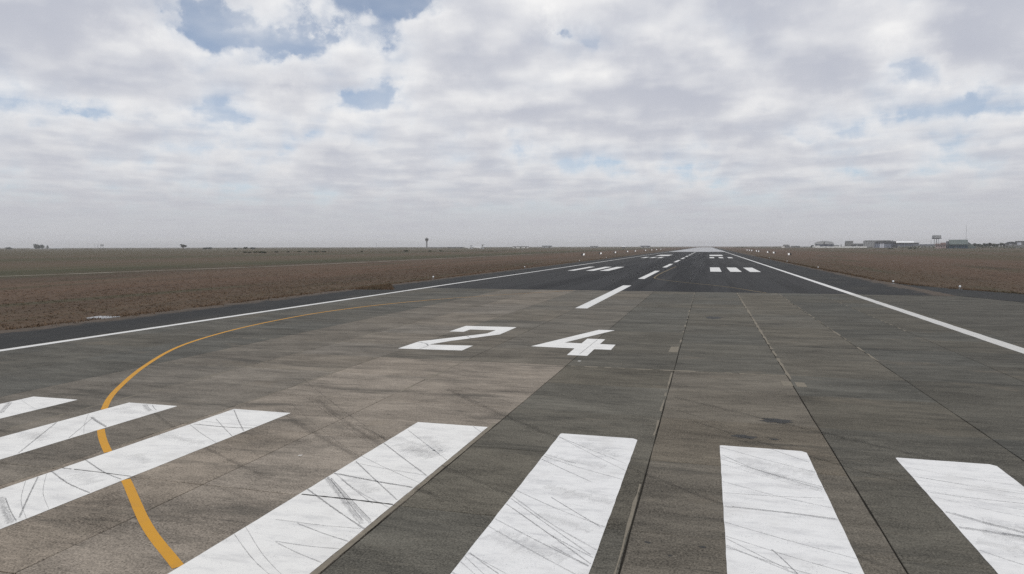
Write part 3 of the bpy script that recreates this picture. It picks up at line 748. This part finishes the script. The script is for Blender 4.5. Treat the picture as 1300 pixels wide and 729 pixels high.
def strip_marker(flip):
    r_ = empty('strip_marker', (0, 0, 0))
    a, b = ('board_black', 'board_white') if flip else ('board_white', 'board_black')
    M.setdefault('board_black', M['black'])
    MB().prism_x([(-.45, -.02), (-.38, -.02), (.32, 1.10), (.25, 1.10)], -1.1, -.02).build('white_board' if not flip else 'black_board', a, r_)
    MB().prism_x([(-.45, -.02), (-.38, -.02), (.32, 1.10), (.25, 1.10)], .02, 1.1).build('black_board' if not flip else 'white_board', b, r_)
    for x in (-.7, .7): MB().box(x - .04, x + .04, .33, .41, -.06, 1.05).build('post', 'metal', r_)
    return r_
for side, X, Ys in (('left', -51.5, [346, 404, 470, 544, 604, 706, 787, 860, 941]), ('right', 48.0, [370, 453, 497, 582, 609, 673, 710, 751])):
    src = strip_marker(side == 'left')
    for k, y in enumerate(Ys):
        o = src if k == 0 else copy_tree(src)
        o.location = (X, y, 0); o.scale = (.76, .8, .8)
        w = ORD[k] if k < len(Ys) - 1 else 'farthest'
        tag(o, f'{w} of the black and white marker boards in the grass {side} of the runway', 'marker board', f'marker boards {side} of the runway')

# ------------------------------------------------------------------ trees and bushes
def leaves(mb, q, c, rad, n, size):
    for _ in range(n):
        d = Vector((q.gauss(0, 1), q.gauss(0, 1), q.gauss(0, 1))).normalized() * (q.random() ** .45)
        p = Vector(c) + Vector((d.x * rad[0], d.y * rad[1], d.z * rad[2]))
        a = Vector((q.uniform(-1, 1), q.uniform(-1, 1), q.uniform(-1, 1))).normalized(); b = a.orthogonal().normalized()
        s = size * q.uniform(.6, 1.4)
        mb.add([p - a * s, p + b * s * .7, p + a * s, p - b * s * .7], [(0, 1, 2, 3)])
def tree(name, px, depth, h, w, style, seed, label, group, leaf='leaf_dark', cat='tree'):
    q = random.Random(seed)
    o = empty(name, at(px, depth), q.uniform(0, 6)); tag(o, label, cat, group)
    tk = MB(); th = h * {'round': .35, 'umbrella': .4, 'cone': .15, 'bush': .15}[style]
    r0 = h * .035
    tk.tube((0, 0, -.1), (q.uniform(-.1, .1) * h * .3, 0, th), r0, r0 * .6)
    for k in range(5):
        a = q.uniform(0, 6.28); l = w * .32
        tk.tube((0, 0, th * q.uniform(.6, .95)), (math.cos(a) * l, math.sin(a) * l, th + (h - th) * q.uniform(.25, .6)), r0 * .5, r0 * .2, 5)
    tk.build('trunk', 'bark', o)
    cr = MB(); s = max(.3, w * .06)
    if style == 'cone':
        for k in range(6):
            z = h * (.2 + .75 * k / 6); r_ = w / 2 * (1 - k / 6.3)
            leaves(cr, q, (0, 0, z), (r_, r_, h * .12), 70 - 8 * k, s)
    elif style == 'umbrella':
        for k in range(7):
            a = k * 2.4; r_ = w * .3 * (k / 7) ** .5
            leaves(cr, q, (math.cos(a) * r_, math.sin(a) * r_, h * q.uniform(.48, .84)), (w * .24, w * .24, h * .18), 80, s)
    else:
        z0 = .30 if style == 'bush' else .42
        for k in range(9):
            a = k * 2.4; r_ = w * .3 * (k / 9) ** .5
            leaves(cr, q, (math.cos(a) * r_, math.sin(a) * r_, h * (z0 + (.36 if style == 'bush' else .34) * q.random())), (w * .23, w * .23, h * (.27 if style == 'bush' else .24)), 75, s)
    cr.build('crown', leaf, o)
    return o
def U(depth): return depth / CAM_F       # metres per photograph pixel at that depth
D = 2100; u = U(D)
G1 = 'trees on the far left horizon'
tree('shade_tree', 47.5, D, 7.2 * u, 6.5 * u, 'bush', 1, 'dark broad tree at the left end of the tallest clump on the left horizon', G1)
tree('shade_tree', 51.5, D + 25, 7.0 * u, 6.5 * u, 'bush', 2, 'dark flat-topped tree in the middle of the clump on the left horizon', G1)
tree('shade_tree', 56, D + 10, 6.6 * u, 6 * u, 'bush', 3, 'dark tree at the right end of the clump, beside the pointed tree', G1)
tree('pointed_tree', 62.3, D, 5.4 * u, 5.2 * u, 'cone', 4, 'small pointed dark tree just right of the clump on the left horizon', None)
tree('bush', 13.5, 1900, 2.8 * U(1900), 8 * U(1900), 'bush', 5, 'low wide bush on the horizon at the far left of the photo', None, 'leaf_olive', 'bush')
tree('acacia_tree', 234.3, 1500, 6.6 * U(1500), 9 * U(1500), 'umbrella', 6, 'lone spreading acacia standing on the left horizon', None, 'leaf_olive')
tree('thicket', 262.5, 1500, 2.6 * U(1500), 8 * U(1500), 'bush', 7, 'left half of the low mound-shaped thicket right of the lone acacia', None, 'leaf_dark', 'bush')
tree('thicket', 267.5, 1500, 3.4 * U(1500), 7 * U(1500), 'bush', 8, 'higher right half of the mound-shaped thicket right of the acacia', None, 'leaf_dark', 'bush')
tree('bush', 300, 1500, 2.2 * U(1500), 6 * U(1500), 'bush', 9, 'flat dark bush on the left horizon, left of the rounder bush', None, 'leaf_dark', 'bush')
tree('bush', 313, 1450, 3.3 * U(1450), 6 * U(1450), 'bush', 10, 'round grey-green bush on the left horizon between two flat bushes', None, 'leaf_olive', 'bush')
tree('bush', 322, 1480, 2.5 * U(1480), 7 * U(1480), 'bush', 11, 'flat bush on the left horizon, right of the round bush', None, 'leaf_dark', 'bush')
q = random.Random(5)
NTH = ['leftmost', 'second', 'third', 'fourth', 'fifth', 'sixth', 'seventh', 'eighth', 'ninth', 'tenth', 'eleventh', 'twelfth', 'thirteenth', 'fourteenth', 'rightmost']
MID = [(312, 560, 1.5), (318, 555, 1.2), (325, 570, 1.6), (331, 560, 1.1), (335, 520, 2.2), (352, 590, 1.3), (367, 600, 1.2), (381, 610, 1.6), (394, 600, 1.4), (402, 590, 2.0), (412, 600, 1.5), (460, 620, 1.4), (516, 640, 2.2), (546, 660, 1.6), (560, 670, 1.5)]
for k, (px_, d_, h_) in enumerate(MID):
    tree('shrub', px_, d_, h_ * .62, h_ * q.uniform(1.8, 3.0), 'bush', 100 + k, f'{NTH[k]} low shrub in the row across the left field' + (', counting from the left' if 0 < k < 14 else ''), 'shrubs scattered in the left field', 'leaf_olive', 'shrub')
# rough scrub far off, one mass along the skyline
def scrub(name, specs, seed):
    q = random.Random(seed); mb = MB()
    for x0, x1, d0, d1, n, h0, h1 in specs:
        for _ in range(n):
            px_ = q.uniform(x0, x1); d_ = q.uniform(d0, d1); c = at(px_, d_); h = q.uniform(h0, h1); w = h * q.uniform(1.2, 3.2)
            for _ in range(9):
                p = c + Vector((q.uniform(-w, w), q.uniform(-w, w) * .6, h * q.uniform(.05, .85)))
                a = Vector((q.uniform(-1, 1), q.uniform(-1, 1), q.uniform(-.7, .7))).normalized(); b = a.orthogonal().normalized(); s = h * q.uniform(.25, .5)
                mb.add([p - a * s, p + b * s * .7, p + a * s, p - b * s * .7], [(0, 1, 2, 3)])
    return tag(mb.build(name, 'scrub'), None, None, None, 'stuff')
scrub('scrub', [(-80, 700, 1500, 2400, 420, .6, 2.4), (430, 860, 1900, 2600, 220, .6, 2.6), (280, 640, 560, 700, 150, .3, .8), (930, 1120, 1500, 2300, 160, .8, 3.0),
                (1080, 1400, 880, 1050, 160, .4, 1.3), (1220, 1400, 1150, 1300, 120, 1.5, 4.0), (1140, 1205, 1200, 1500, 60, 1.5, 4.0)], 9)
G2 = 'trees along the right horizon beyond the green warehouse'
NTH = ['first', 'second', 'third', 'fourth', 'fifth', 'sixth', 'seventh', 'eighth', 'ninth', 'tenth', 'eleventh', 'twelfth', 'thirteenth', 'fourteenth', 'rightmost']
RT_TREES = [(1229.5, 4.6, 6, 'round'), (1235.5, 6.6, 6.5, 'round'), (1240.5, 5.4, 7, 'round'), (1244.5, 4.8, 6, 'round'), (1249.5, 6.8, 7, 'round'), (1254.5, 6.8, 7, 'round'), (1259, 6.4, 6, 'round'), (1263.5, 5.6, 7, 'round'), (1268.8, 7.2, 4.5, 'round'), (1273, 6.4, 7, 'round')]
for k, (px_, h_, w_, st) in enumerate(RT_TREES):
    d_ = 1250 + 12 * (k % 3)
    tree('horizon_tree', px_, d_, h_ * U(d_), w_ * U(d_), st, 200 + k, f'{NTH[k]} bushy tree counting right from the green warehouse', G2, q.choice(['leaf_dark', 'leaf_olive', 'leaf_olive']))
tree('horizon_tree', 1066.5, 1680, 5.2 * U(1680), 2.4 * U(1680), 'cone', 230, 'narrow dark tree between the arched hangar and the grey block', None)
tree('horizon_tree', 1030, 1700, 3.6 * U(1700), 4 * U(1700), 'round', 231, 'small dark tree left of the arched hangar', None)
for k, (px_, h_, w_) in enumerate(((1128, 1.5, 5.), (1131, 1.2, 4.0), (1154, 2.2, 6), (1160, 2.0, 5))):
    tree('bush', px_, 930 + 10 * k, h_ , w_, 'bush', 240 + k, ['low dark bush in front of the dark-roofed hangar', 'smaller bush touching the low bush in front of the dark-roofed hangar', 'dark bush in front of the white-roofed shed', 'right-hand dark bush in front of the white-roofed shed'][k], None, 'leaf_dark', 'bush')

# ------------------------------------------------------------------ buildings, right horizon
def site(name, px, depth, label, cat):
    o = empty(name, at(px, depth), face(px)); o.location.z = GZ; return tag(o, label, cat)
def windows(parent, xs, z0, z1, y, w, name='window', mat='glass'):
    for x in xs: MB().box(x - w / 2, x + w / 2, y - .12, y + .1, z0, z1).build(name, mat, parent)
# arched hangar
D = 1680; u = U(D)
h = site('arched_hangar', 1045, D, 'hangar with a pale arched roof and a dark blue front', 'hangar')
W = 11 * u; E_ = 4.4 * u
MB().box(-W, W, 0, 45, 0, E_).build('wall', 'white_wall', h)
arch = [(-W - 1, E_), (W + 1, E_)] + [((W + 1) * math.cos(t), E_ + 4.2 * u * math.sin(t) ** .85) for t in [math.pi * k / 14 for k in range(1, 14)]]
MB().prism(arch, -1, 46).build('roof', 'steel_roof', h)
MB().box(-W * .9, W * .98, -.6, -.01, E_ * .32, E_ * .98).build('front_panel', 'navy', h)
for k in range(4): MB().box(-W * .86 + k * W * .45, -W * .86 + (k + .9) * W * .45, -.9, -.62, 0, E_ * .62).build('door_panel', 'navy' if k else 'white_wall', h)
MB().box(-.8, .8, -1.5, -1.02, E_, E_ + 2.6 * u).build('roof_pole', 'black', h)  # dark upright pole at the middle of the arched roof
# small vaulted shed
D = 1750; u = U(D)
h = site('vaulted_shed', 996.5, D, 'small vaulted grey shed with a white left end, by the right runway markers', 'shed')
MB().box(-4.5 * u, 4.5 * u, 0, 14, 0, 2.0 * u).build('wall', 'mid_grey', h)
MB().box(-5 * u, -1.2 * u, -.5, -.01, 0, 1.7 * u).build('end_wall', 'white_wall', h)
MB().prism([(-3.8 * u, 2.0 * u), (4.8 * u, 2.0 * u), (4.2 * u, 3.2 * u), (2.6 * u, 4.0 * u), (-1.6 * u, 4.0 * u), (-3.2 * u, 3.2 * u)], -.8, 15).build('roof', 'mid_grey', h)
h = site('low_building', 1008, 1800, 'low flat grey building right of the small vaulted shed', 'building')
MB().box(-9, 12, 0, 10, 0, 4.2).build('wall', 'mid_grey', h); MB().box(-9.5, 12.5, -.5, 10.5, 4.2, 4.9).build('roof', 'steel_roof', h); windows(h, (-6, -1, 4, 9), 1.5, 2.9, 0, 2.0)
h = site('low_building', 1059.5, 1690, 'low pale grey building right of the arched hangar', 'building')
MB().box(-9, 8, 0, 10, 0, 6.0).build('wall', 'grey_wall', h); MB().prism_x([(-.6, 6.0), (10.6, 6.0), (5, 7.6)], -9.5, 8.5).build('roof', 'steel_roof', h); windows(h, (-6, -2, 2, 6), 2, 3.6, 0, 1.6)
h = site('white_boundary_wall', 1077, 1600, 'long low white wall below the grey block', 'wall')
for k in range(15): MB().box(-78 + k * 7.6, -78 + k * 7.6 + 7.5, 0, .4, 0, 3.4 - (k % 3) * .2).build('panel', 'white_wall', h)
D = 1720; u = U(D)
h = site('grey_block', 1076.5, D, 'boxy grey block standing alone behind the white wall', 'building')
MB().box(-4.4 * u, 4.6 * u, 0, 16, 0, 8.2 * u).build('wall', 'mid_grey', h)
MB().box(-4.6 * u, 4.9 * u, -.4, 16.4, 8.2 * u, 8.6 * u).build('roof', 'grey_wall', h)
MB().box(-4.9 * u, -4.42 * u, 1, 15, 0, 7.6 * u).build('shaded_side', 'dark_grey', h)  # left side in shade, put in as a darker wall
windows(h, [(-3 + 2 * k) * u for k in range(4)], 5.6 * u, 6.6 * u, 0, 1.0 * u); windows(h, [(-3 + 2 * k) * u for k in range(4)], 2.6 * u, 3.6 * u, 0, 1.0 * u)
h = site('dark_shed', 1088.5, 1700, 'dark low shed between the grey block and the long grey building', 'shed')
u = U(1700)
MB().box(-6.5 * u, 6.5 * u, 0, 12, 0, 4.2 * u).build('wall', 'dark_grey', h); MB().prism_x([(-1, 4.2 * u), (13, 4.2 * u), (6, 5.6 * u)], -6.8 * u, 6.8 * u).build('roof', 'mid_grey', h)
MB().box(-3 * u, -1 * u, -.2, -.01, 0, 3 * u).build('door', 'grey_wall', h)
D = 1620; u = U(D)
h = site('long_building', 1106, D, 'long tall grey building with vertical panels beside the dark-roofed hangar', 'building')
MB().box(-10.5 * u, 20 * u, 6, 30, 0, 8.6 * u).build('wall', 'mid_grey', h)
for k in range(16): MB().box(-10.4 * u + k * 1.9 * u, -10.4 * u + (k + .82) * 1.9 * u, 5.4, 5.98, .3, 7.9 * u).build('panel', 'grey_wall', h)
MB().box(-9 * u, 20.4 * u, 5.2, 31, 8.6 * u, 9.3 * u).build('roof', 'grey_wall', h)
D = 1560; u = U(D)
h = site('dark_hangar', 1124.5, D, 'wide hangar with a dark curved roof and pale blue-grey doors', 'hangar')
MB().box(-14 * u, 14 * u, 0, 28, 0, 6.2 * u).build('wall', 'navy', h)
MB().prism([(-14.8 * u, 6.2 * u), (14.8 * u, 6.2 * u), (12 * u, 7.7 * u), (6 * u, 8.6 * u), (-4 * u, 8.7 * u), (-11 * u, 7.9 * u)], -2, 29).build('roof', 'dark_grey', h)
for k in range(10): MB().box(-13.2 * u + k * 2.6 * u, -13.2 * u + (k + .88) * 2.6 * u, -.5, -.01, 0, (5.6 if k < 5 else 5.0) * u).build('door_panel', 'pale_pane' if k in (2, 3) else ('blue_grey' if k < 7 else 'navy'), h)
MB().tube((6 * u, 4, 8.5 * u), (6 * u, 4, 10 * u), .5, .4).build('vent', 'dark_grey', h)
D = 1530; u = U(D)
h = site('white_roofed_shed', 1148.5, D, 'long shed with a bright white roof beside the dark-roofed hangar', 'shed')
MB().box(-9.5 * u, 14 * u, 0, 25, 0, 5.2 * u).build('wall', 'blue_grey', h)
MB().prism_x([(-3, 6.4 * u), (28, 6.4 * u), (26, 7.1 * u), (12, 8.3 * u), (0, 7.3 * u)], -11 * u, 8.6 * u).build('roof', 'white_roof', h)
MB().box(-10.5 * u, 14.5 * u, -2.6, 27, 5.25 * u, 6.35 * u).build('eave_shade', 'dark_grey', h)  # shade below the roof edge put in as a solid dark band
for k in range(6): MB().box(-8.5 * u + k * 3.6 * u, -8.5 * u + (k + .55) * 3.6 * u, -.3, -.01, 0, 2.2 * u).build('door_panel', 'white_wall' if k in (0, 5) else 'mid_grey', h)
D = 1440; u = U(D)
h = site('low_shed', 1172, D, 'row of low dark-roofed sheds with pale walls under the water tank', 'shed')
MB().box(-12 * u, 16 * u, 0, 12, 0, 2.6 * u).build('wall', 'white_wall', h)
MB().prism_x([(-2, 2.6 * u), (14, 2.6 * u), (6, 4.6 * u)], -12.5 * u, 16.5 * u).build('roof', 'dark_grey', h)
for k in range(7): MB().box((-11 + k * 3.9) * u, (-9.4 + k * 3.9) * u, -.3, -.01, 0, 1.9 * u).build('door', 'dark_grey' if k % 2 else 'grey_wall', h)
# water tank tower
D = 1400; u = U(D)
h = site('water_tower', 1187, D, 'water tank on tall steel legs rising above the right horizon', 'water tower')
MB().lathe([(5.0 * u, 12.0 * u), (5.2 * u, 12.4 * u), (4.9 * u, 12.6 * u), (4.9 * u, 15.6 * u), (4.4 * u, 15.9 * u), (.4, 16.3 * u)], 16).build('tank', 'grey_wall', h)
MB().lathe([(3 * u, 11.2 * u), (5.5 * u, 11.7 * u), (5.6 * u, 12.3 * u)], 16).build('platform', 'dark_grey', h)
for sx_ in (-1, 1):
    for sy2 in (-1, 1): MB().tube((sx_ * 2.6 * u, sy2 * 2.6 * u, 0), (sx_ * 2.3 * u, sy2 * 2.3 * u, 11.4 * u), .5, .45).build('leg', 'metal', h)
for z in (3.5, 7.2):
    for a in range(4):
        p = [(-2.5, -2.5), (2.5, -2.5), (2.5, 2.5), (-2.5, 2.5)]
        MB().tube((p[a][0] * u, p[a][1] * u, z * u), (p[(a + 1) % 4][0] * u, p[(a + 1) % 4][1] * u, z * u), .2).build('brace', 'metal', h)
MB().tube((0, 0, 0), (0, 0, 11.4 * u), .6).build('riser_pipe', 'metal', h)
h = site('lattice_mast', 1180, 1420, 'short thin mast left of the water tank', 'mast')
u = U(1420)
for a in range(3): MB().tube((math.cos(a * 2.1) * .9, math.sin(a * 2.1) * .9, 0), (math.cos(a * 2.1) * .3, math.sin(a * 2.1) * .3, 10 * u), .16, .12).build('leg', 'metal', h)
for a in range(6): MB().tube((-.7 + a * .07, 0, a * 1.6 * u + 1), (.7 - a * .07, .3, a * 1.6 * u + 2.4), .1).build('brace', 'metal', h)
D = 1180; u = U(D)
h = site('brick_house', 1194.5, D, 'red-brown low building just left of the green warehouse', 'building')
MB().box(-7.5 * u, 6 * u, 0, 12, 0, 4.6 * u).build('wall', 'pink_wall', h)
MB().prism_x([(-1.5, 4.6 * u), (13.5, 4.6 * u), (6, 7.2 * u)], -2 * u, 6.6 * u).build('roof', 'red_brick', h)
MB().prism_x([(-1.5, 4.65 * u), (13.5, 4.65 * u), (6, 6.0 * u)], -8 * u, -2.05 * u).build('roof', 'red_brick', h)
windows(h, [(-6 + 2.6 * k) * u for k in range(5)], 1.4 * u, 3.2 * u, 0, 1.1 * u)
# green warehouse
D = 1060; u = U(D)
h = site('green_warehouse', 1214.5, D, 'large green-roofed warehouse with a teal long wall', 'warehouse')
MB().prism_x([(0, 0), (30, 0), (30, 5.4 * u), (15, 10.6 * u), (0, 5.4 * u)], -9.3 * u, 10.4 * u).build('wall', 'teal', h)
for y0, z0, y1, z1 in ((-1.6, 5.0 * u, 15, 11.0 * u), (31.6, 5.0 * u, 15, 11.0 * u)):
    MB().add([(-9.6 * u, y0, z0), (10.8 * u, y0, z0), (10.0 * u, y1, z1), (-10.6 * u, y1, z1), (-9.6 * u, y0, z0 + .35), (10.8 * u, y0, z0 + .35), (10.0 * u, y1, z1 + .35), (-10.6 * u, y1, z1 + .35)],
             [(3, 2, 1, 0), (4, 5, 6, 7), (0, 1, 5, 4), (1, 2, 6, 5), (2, 3, 7, 6), (3, 0, 4, 7)]).build('roof', 'green_roof', h)
MB().prism_x([(3, 0), (27, 0), (27, 5.2 * u), (15, 9.4 * u), (3, 5.2 * u)], -13.2 * u, -9.35 * u).build('gable_bay', 'dark_grey', h)
for k in range(5): MB().box((-7.5 + 3.4 * k) * u, (-5.9 + 3.4 * k) * u, -.3, -.01, .2, 3.2 * u).build('door_panel', 'navy', h)
MB().add([(10.8 * u, -1, 0), (10.8 * u, 28, 0), (18.5 * u, 28, 0), (18.5 * u, -1, 0), (10.8 * u, -1, 8.0 * u), (10.8 * u, 28, 8.0 * u), (18.5 * u, 28, 2.4 * u), (18.5 * u, -1, 2.4 * u)],
         [(0, 1, 2, 3), (7, 6, 5, 4), (4, 5, 1, 0), (5, 6, 2, 1), (6, 7, 3, 2), (7, 4, 0, 3)]).build('lean_to', 'green_roof', h)
h = site('radio_mast', 1224.3, 1120, 'very thin tall mast standing behind the green warehouse', 'mast')
MB().tube((0, 0, 0), (0, 0, 29 * U(1120)), .22, .14).build('pole', 'metal', h)
MB().box(-.9, .9, -.1, .1, 22 * U(1120), 22.15 * U(1120)).build('cross_arm', 'metal', h)
# far right buildings
D = 1240; u = U(D)
h = site('arched_building', 1281, D, 'arched grey building with a white window among the trees at far right', 'building')
MB().box(-6 * u, 6.5 * u, 0, 20, 0, 5.5 * u).build('wall', 'mid_grey', h)
MB().prism([(-6.6 * u, 5.5 * u), (7 * u, 5.5 * u), (4.6 * u, 7.4 * u), (1 * u, 8.1 * u), (-3 * u, 7.6 * u)], -1, 21).build('roof', 'dark_grey', h)
MB().box(-2 * u, 1.4 * u, -.3, -.01, 4.2 * u, 5.4 * u).build('window', 'pale_pane', h); windows(h, [-4 * u, 3.4 * u], 2 * u, 3 * u, 0, 1.4 * u)
h = site('pale_fronted_building', 1298, D + 10, 'grey flat-topped building with a large white panel at the right edge', 'building')
MB().box(-9 * u, 12 * u, 0, 22, 0, 7.6 * u).build('wall', 'mid_grey', h)
MB().box(-9.5 * u, 12.5 * u, -.8, 23, 7.6 * u, 8.8 * u).build('roof', 'dark_grey', h)
MB().box(-7.2 * u, -3 * u, -.4, -.01, 3.4 * u, 7.2 * u).build('window', 'pale_pane', h); windows(h, [0, 3 * u, 6 * u, 9 * u], 4 * u, 6 * u, 0, 1.6 * u)

# ------------------------------------------------------------------ left horizon
D = 2150; u = U(D)
h = site('long_greenhouse', 57, D, 'long low white building in front of the tree clump on the left horizon', 'building')
MB().box(-14 * u, 20 * u, 0, 8, 0, .9 * u).build('wall', 'white_wall', h); MB().prism_x([(-1, .9 * u), (9, .9 * u), (4, 1.4 * u)], -14.3 * u, 20.3 * u).build('roof', 'steel_roof', h)
h = site('elevated_tank', 131.3, 2300, 'small pale tank on a stand on the left horizon', 'water tower')
u = U(2300)
MB().lathe([(1.6 * u, 3.4 * u), (1.9 * u, 3.8 * u), (1.9 * u, 5.6 * u), (.4 * u, 6.2 * u)], 12).build('tank', 'steel_roof', h)
for a in range(4): MB().tube((1.4 * u * (1 if a % 2 else -1), 1.4 * u * (1 if a > 1 else -1), 0), (1.1 * u * (1 if a % 2 else -1), 1.1 * u * (1 if a > 1 else -1), 3.5 * u), .5).build('leg', 'metal', h)
for px_, d_, hp, lb in ((122, 2300, 6.5, 'thin pale mast left of the small elevated tank'), (126, 2300, 6.0, 'thin pale mast closest to the small elevated tank'), (478.5, 2100, 7.2, 'thin mast on the horizon left of the control tower')):
    u = U(d_); h = site('lattice_mast', px_, d_, lb, 'mast')
    for a in range(3): MB().tube((math.cos(a * 2.1) * .8, math.sin(a * 2.1) * .8, 0), (math.cos(a * 2.1) * .2, math.sin(a * 2.1) * .2, hp * u), .22, .16).build('leg', 'metal', h)
    for a in range(4): MB().tube((-.6 + a * .1, 0, a * hp * u / 4.4 + .5), (.6 - a * .1, .3, (a + .8) * hp * u / 4.4), .12).build('brace', 'metal', h)
    MB().box(-1.4, 1.4, -1.4, 1.4, 0, 2.2).build('hut', 'grey_wall', h)
# control tower
D = 2000; u = U(D)
h = site('control_tower', 542.3, D, 'tall grey control tower with a wider cab on the left horizon', 'control tower')
MB().lathe([(1.25 * u, 0), (1.0 * u, 2 * u), (.9 * u, 8.2 * u), (1.3 * u, 9.2 * u)], 14).build('shaft', 'mid_grey', h)
MB().lathe([(1.3 * u, 9.2 * u), (2.3 * u, 10.0 * u), (2.3 * u, 10.4 * u)], 14).build('gallery', 'mid_grey', h)
MB().lathe([(1.8 * u, 10.4 * u), (2.2 * u, 11.9 * u)], 8).build('cab_glass', 'glass', h)
MB().lathe([(2.4 * u, 11.9 * u), (2.3 * u, 12.3 * u), (1.0 * u, 12.6 * u), (.9 * u, 13.2 * u)], 14).build('roof', 'mid_grey', h)
MB().tube((0, 0, 13.2 * u), (0, 0, 15 * u), .3, .15).build('antenna', 'metal', h)
MB().box(2.4 * u, 20 * u, 0, 15, 0, 1.4 * u).build('annex', 'mid_grey', h)
# parked aircraft with T tails
def jet(px, depth, label, rz, tail, s):
    o = empty('parked_jet', at(px, depth), face(px) + rz); o.location.z = GZ; tag(o, label, 'aircraft')
    b = MB(); pr = [(-10, 2.6, .2), (-9, 2.5, .8), (-7, 2.4, 1.15), (5, 2.4, 1.15), (9, 2.9, .6), (11, 3.2, .15)]
    n = 12; vs = [(x * s, r_ * s * math.cos(2 * math.pi * i / n), (z + r_ * math.sin(2 * math.pi * i / n)) * s) for x, z, r_ in pr for i in range(n)]
    b.add(vs, [(j * n + i, j * n + (i + 1) % n, (j + 1) * n + (i + 1) % n, (j + 1) * n + i) for j in range(len(pr) - 1) for i in range(n)]); b.build('fuselage', 'aircraft_white', o)
    for sg in (-1, 1):
        MB().add([(-1 * s, sg * .9 * s, 1.7 * s), (3 * s, sg * .9 * s, 1.7 * s), (4.6 * s, sg * 9.5 * s, 2.2 * s), (3.4 * s, sg * 9.5 * s, 2.2 * s), (-1 * s, sg * .9 * s, 2 * s), (3 * s, sg * .9 * s, 2 * s), (4.6 * s, sg * 9.5 * s, 2.35 * s), (3.4 * s, sg * 9.5 * s, 2.35 * s)],
                 [(3, 2, 1, 0), (4, 5, 6, 7), (0, 1, 5, 4), (1, 2, 6, 5), (2, 3, 7, 6), (3, 0, 4, 7)]).build('wing', 'aircraft_white', o)
        MB().lathe([(.35 * s, -1.3 * s), (.55 * s, -.6 * s), (.5 * s, 1.4 * s)], 10).build('engine', 'aircraft_white', o)
        e = o.children[-1]; e.rotation_euler = (0, R(90), 0); e.location = (6 * s, sg * 1.8 * s, 3.1 * s)
        MB().tube((1.5 * s, sg * 1.6 * s, 0), (1.5 * s, sg * 1.4 * s, 1.7 * s), .12 * s).build('landing_gear', 'metal', o)
    MB().tube((-7.5 * s, 0, 0), (-7.5 * s, 0, 1.6 * s), .12 * s).build('landing_gear', 'metal', o)
    MB().prism([(6.2 * s, 3.2 * s), (10 * s, 3.2 * s), (11.6 * s, 7.4 * s), (9.4 * s, 7.4 * s)], -.15 * s, .15 * s).build('fin', 'aircraft_white', o)
    MB().add([(9 * s, -4 * s, 7.4 * s), (12.6 * s, -4 * s, 7.4 * s), (12.6 * s, 4 * s, 7.4 * s), (9 * s, 4 * s, 7.4 * s), (9 * s, -4 * s, 8.0 * s), (12.6 * s, -4 * s, 8.0 * s), (12.6 * s, 4 * s, 8.0 * s), (9 * s, 4 * s, 8.0 * s)],
             [(3, 2, 1, 0), (4, 5, 6, 7), (0, 1, 5, 4), (1, 2, 6, 5), (2, 3, 7, 6), (3, 0, 4, 7)]).build('tailplane', tail, o)
    return o
jet(607, 1500, 'larger white jet with a dark tailplane parked right of the control tower', R(-25), 'tail_dark', 1.1)
jet(594.5, 1600, 'smaller jet with a dark tailplane, nearer the control tower of the two', R(-40), 'tail_dark', .9)
def flat_bldg(name, px0, px1, depth, hp, wall, roof, label, cat='building'):
    u = U(depth); h = site(name, (px0 + px1) / 2, depth, label, cat); w = (px1 - px0) / 2 * u
    MB().box(-w, w, 0, 14, 0, hp * u * .75).build('wall', wall, h)
    MB().prism_x([(-1.2, hp * u * .75), (15.2, hp * u * .75), (7, hp * u)], -w - .8, w + .8).build('roof', roof, h)
    n = max(2, int(2 * w / 14)); windows(h, [-w + (k + .5) * 2 * w / n for k in range(n)], .3, hp * u * .5, 0, 4.0, 'door', 'dark_grey')
flat_bldg('long_white_building', 651, 671, 1900, 2.6, 'white_wall', 'mid_grey', 'long white building on the horizon right of the parked jets')
flat_bldg('far_hangar', 688, 701, 2300, 3.2, 'grey_wall', 'grey_wall', 'faint pale grey hangar on the horizon right of the long white building', 'hangar')
flat_bldg('far_hangar', 749, 759, 2200, 2.4, 'grey_wall', 'mid_grey', 'low grey hangar on the horizon above the left marker boards', 'hangar')
flat_bldg('far_hangar', 813, 825, 2100, 2.6, 'grey_wall', 'dark_grey', 'dark-roofed low hangar left of where the runway meets the horizon', 'hangar')
flat_bldg('glare_hut', 789.5, 793, 1500, 3.0, 'white_wall', 'white_roof', 'small hut painted white for a glare on the horizon near the left marker boards', 'hut')  # glare on the horizon put in as white paint on a hut
flat_bldg('long_white_building', 1016, 1032, 1900, 1.6, 'white_wall', 'steel_roof', 'very low white building left of the arched hangar')
flat_bldg('terminal_annex', 568, 588, 2150, 1.6, 'mid_grey', 'mid_grey', 'low grey building on the horizon right of the control tower')

# ------------------------------------------------------------------ haze
HZ = MB().box(-8990, 8990, -2990, 9990, -1.2, 60).build('haze', None)
hm = bpy.data.materials.new('haze'); hm.use_nodes = True; hm.node_tree.nodes.clear()
hn = NT(hm.node_tree); pv = hn.new('ShaderNodeVolumePrincipled')
pv.inputs['Color'].default_value = (.97, .975, .99, 1); pv.inputs['Density'].default_value = .00012; pv.inputs['Anisotropy'].default_value = .2
ho = hn.new('ShaderNodeOutputMaterial'); hn.link(pv.outputs[0], ho.inputs['Volume'])
hm.cycles.volume_sampling = 'DISTANCE'; hm.cycles.homogeneous_volume = True
HZ.data.materials.append(hm); tag(HZ, kind='stuff')
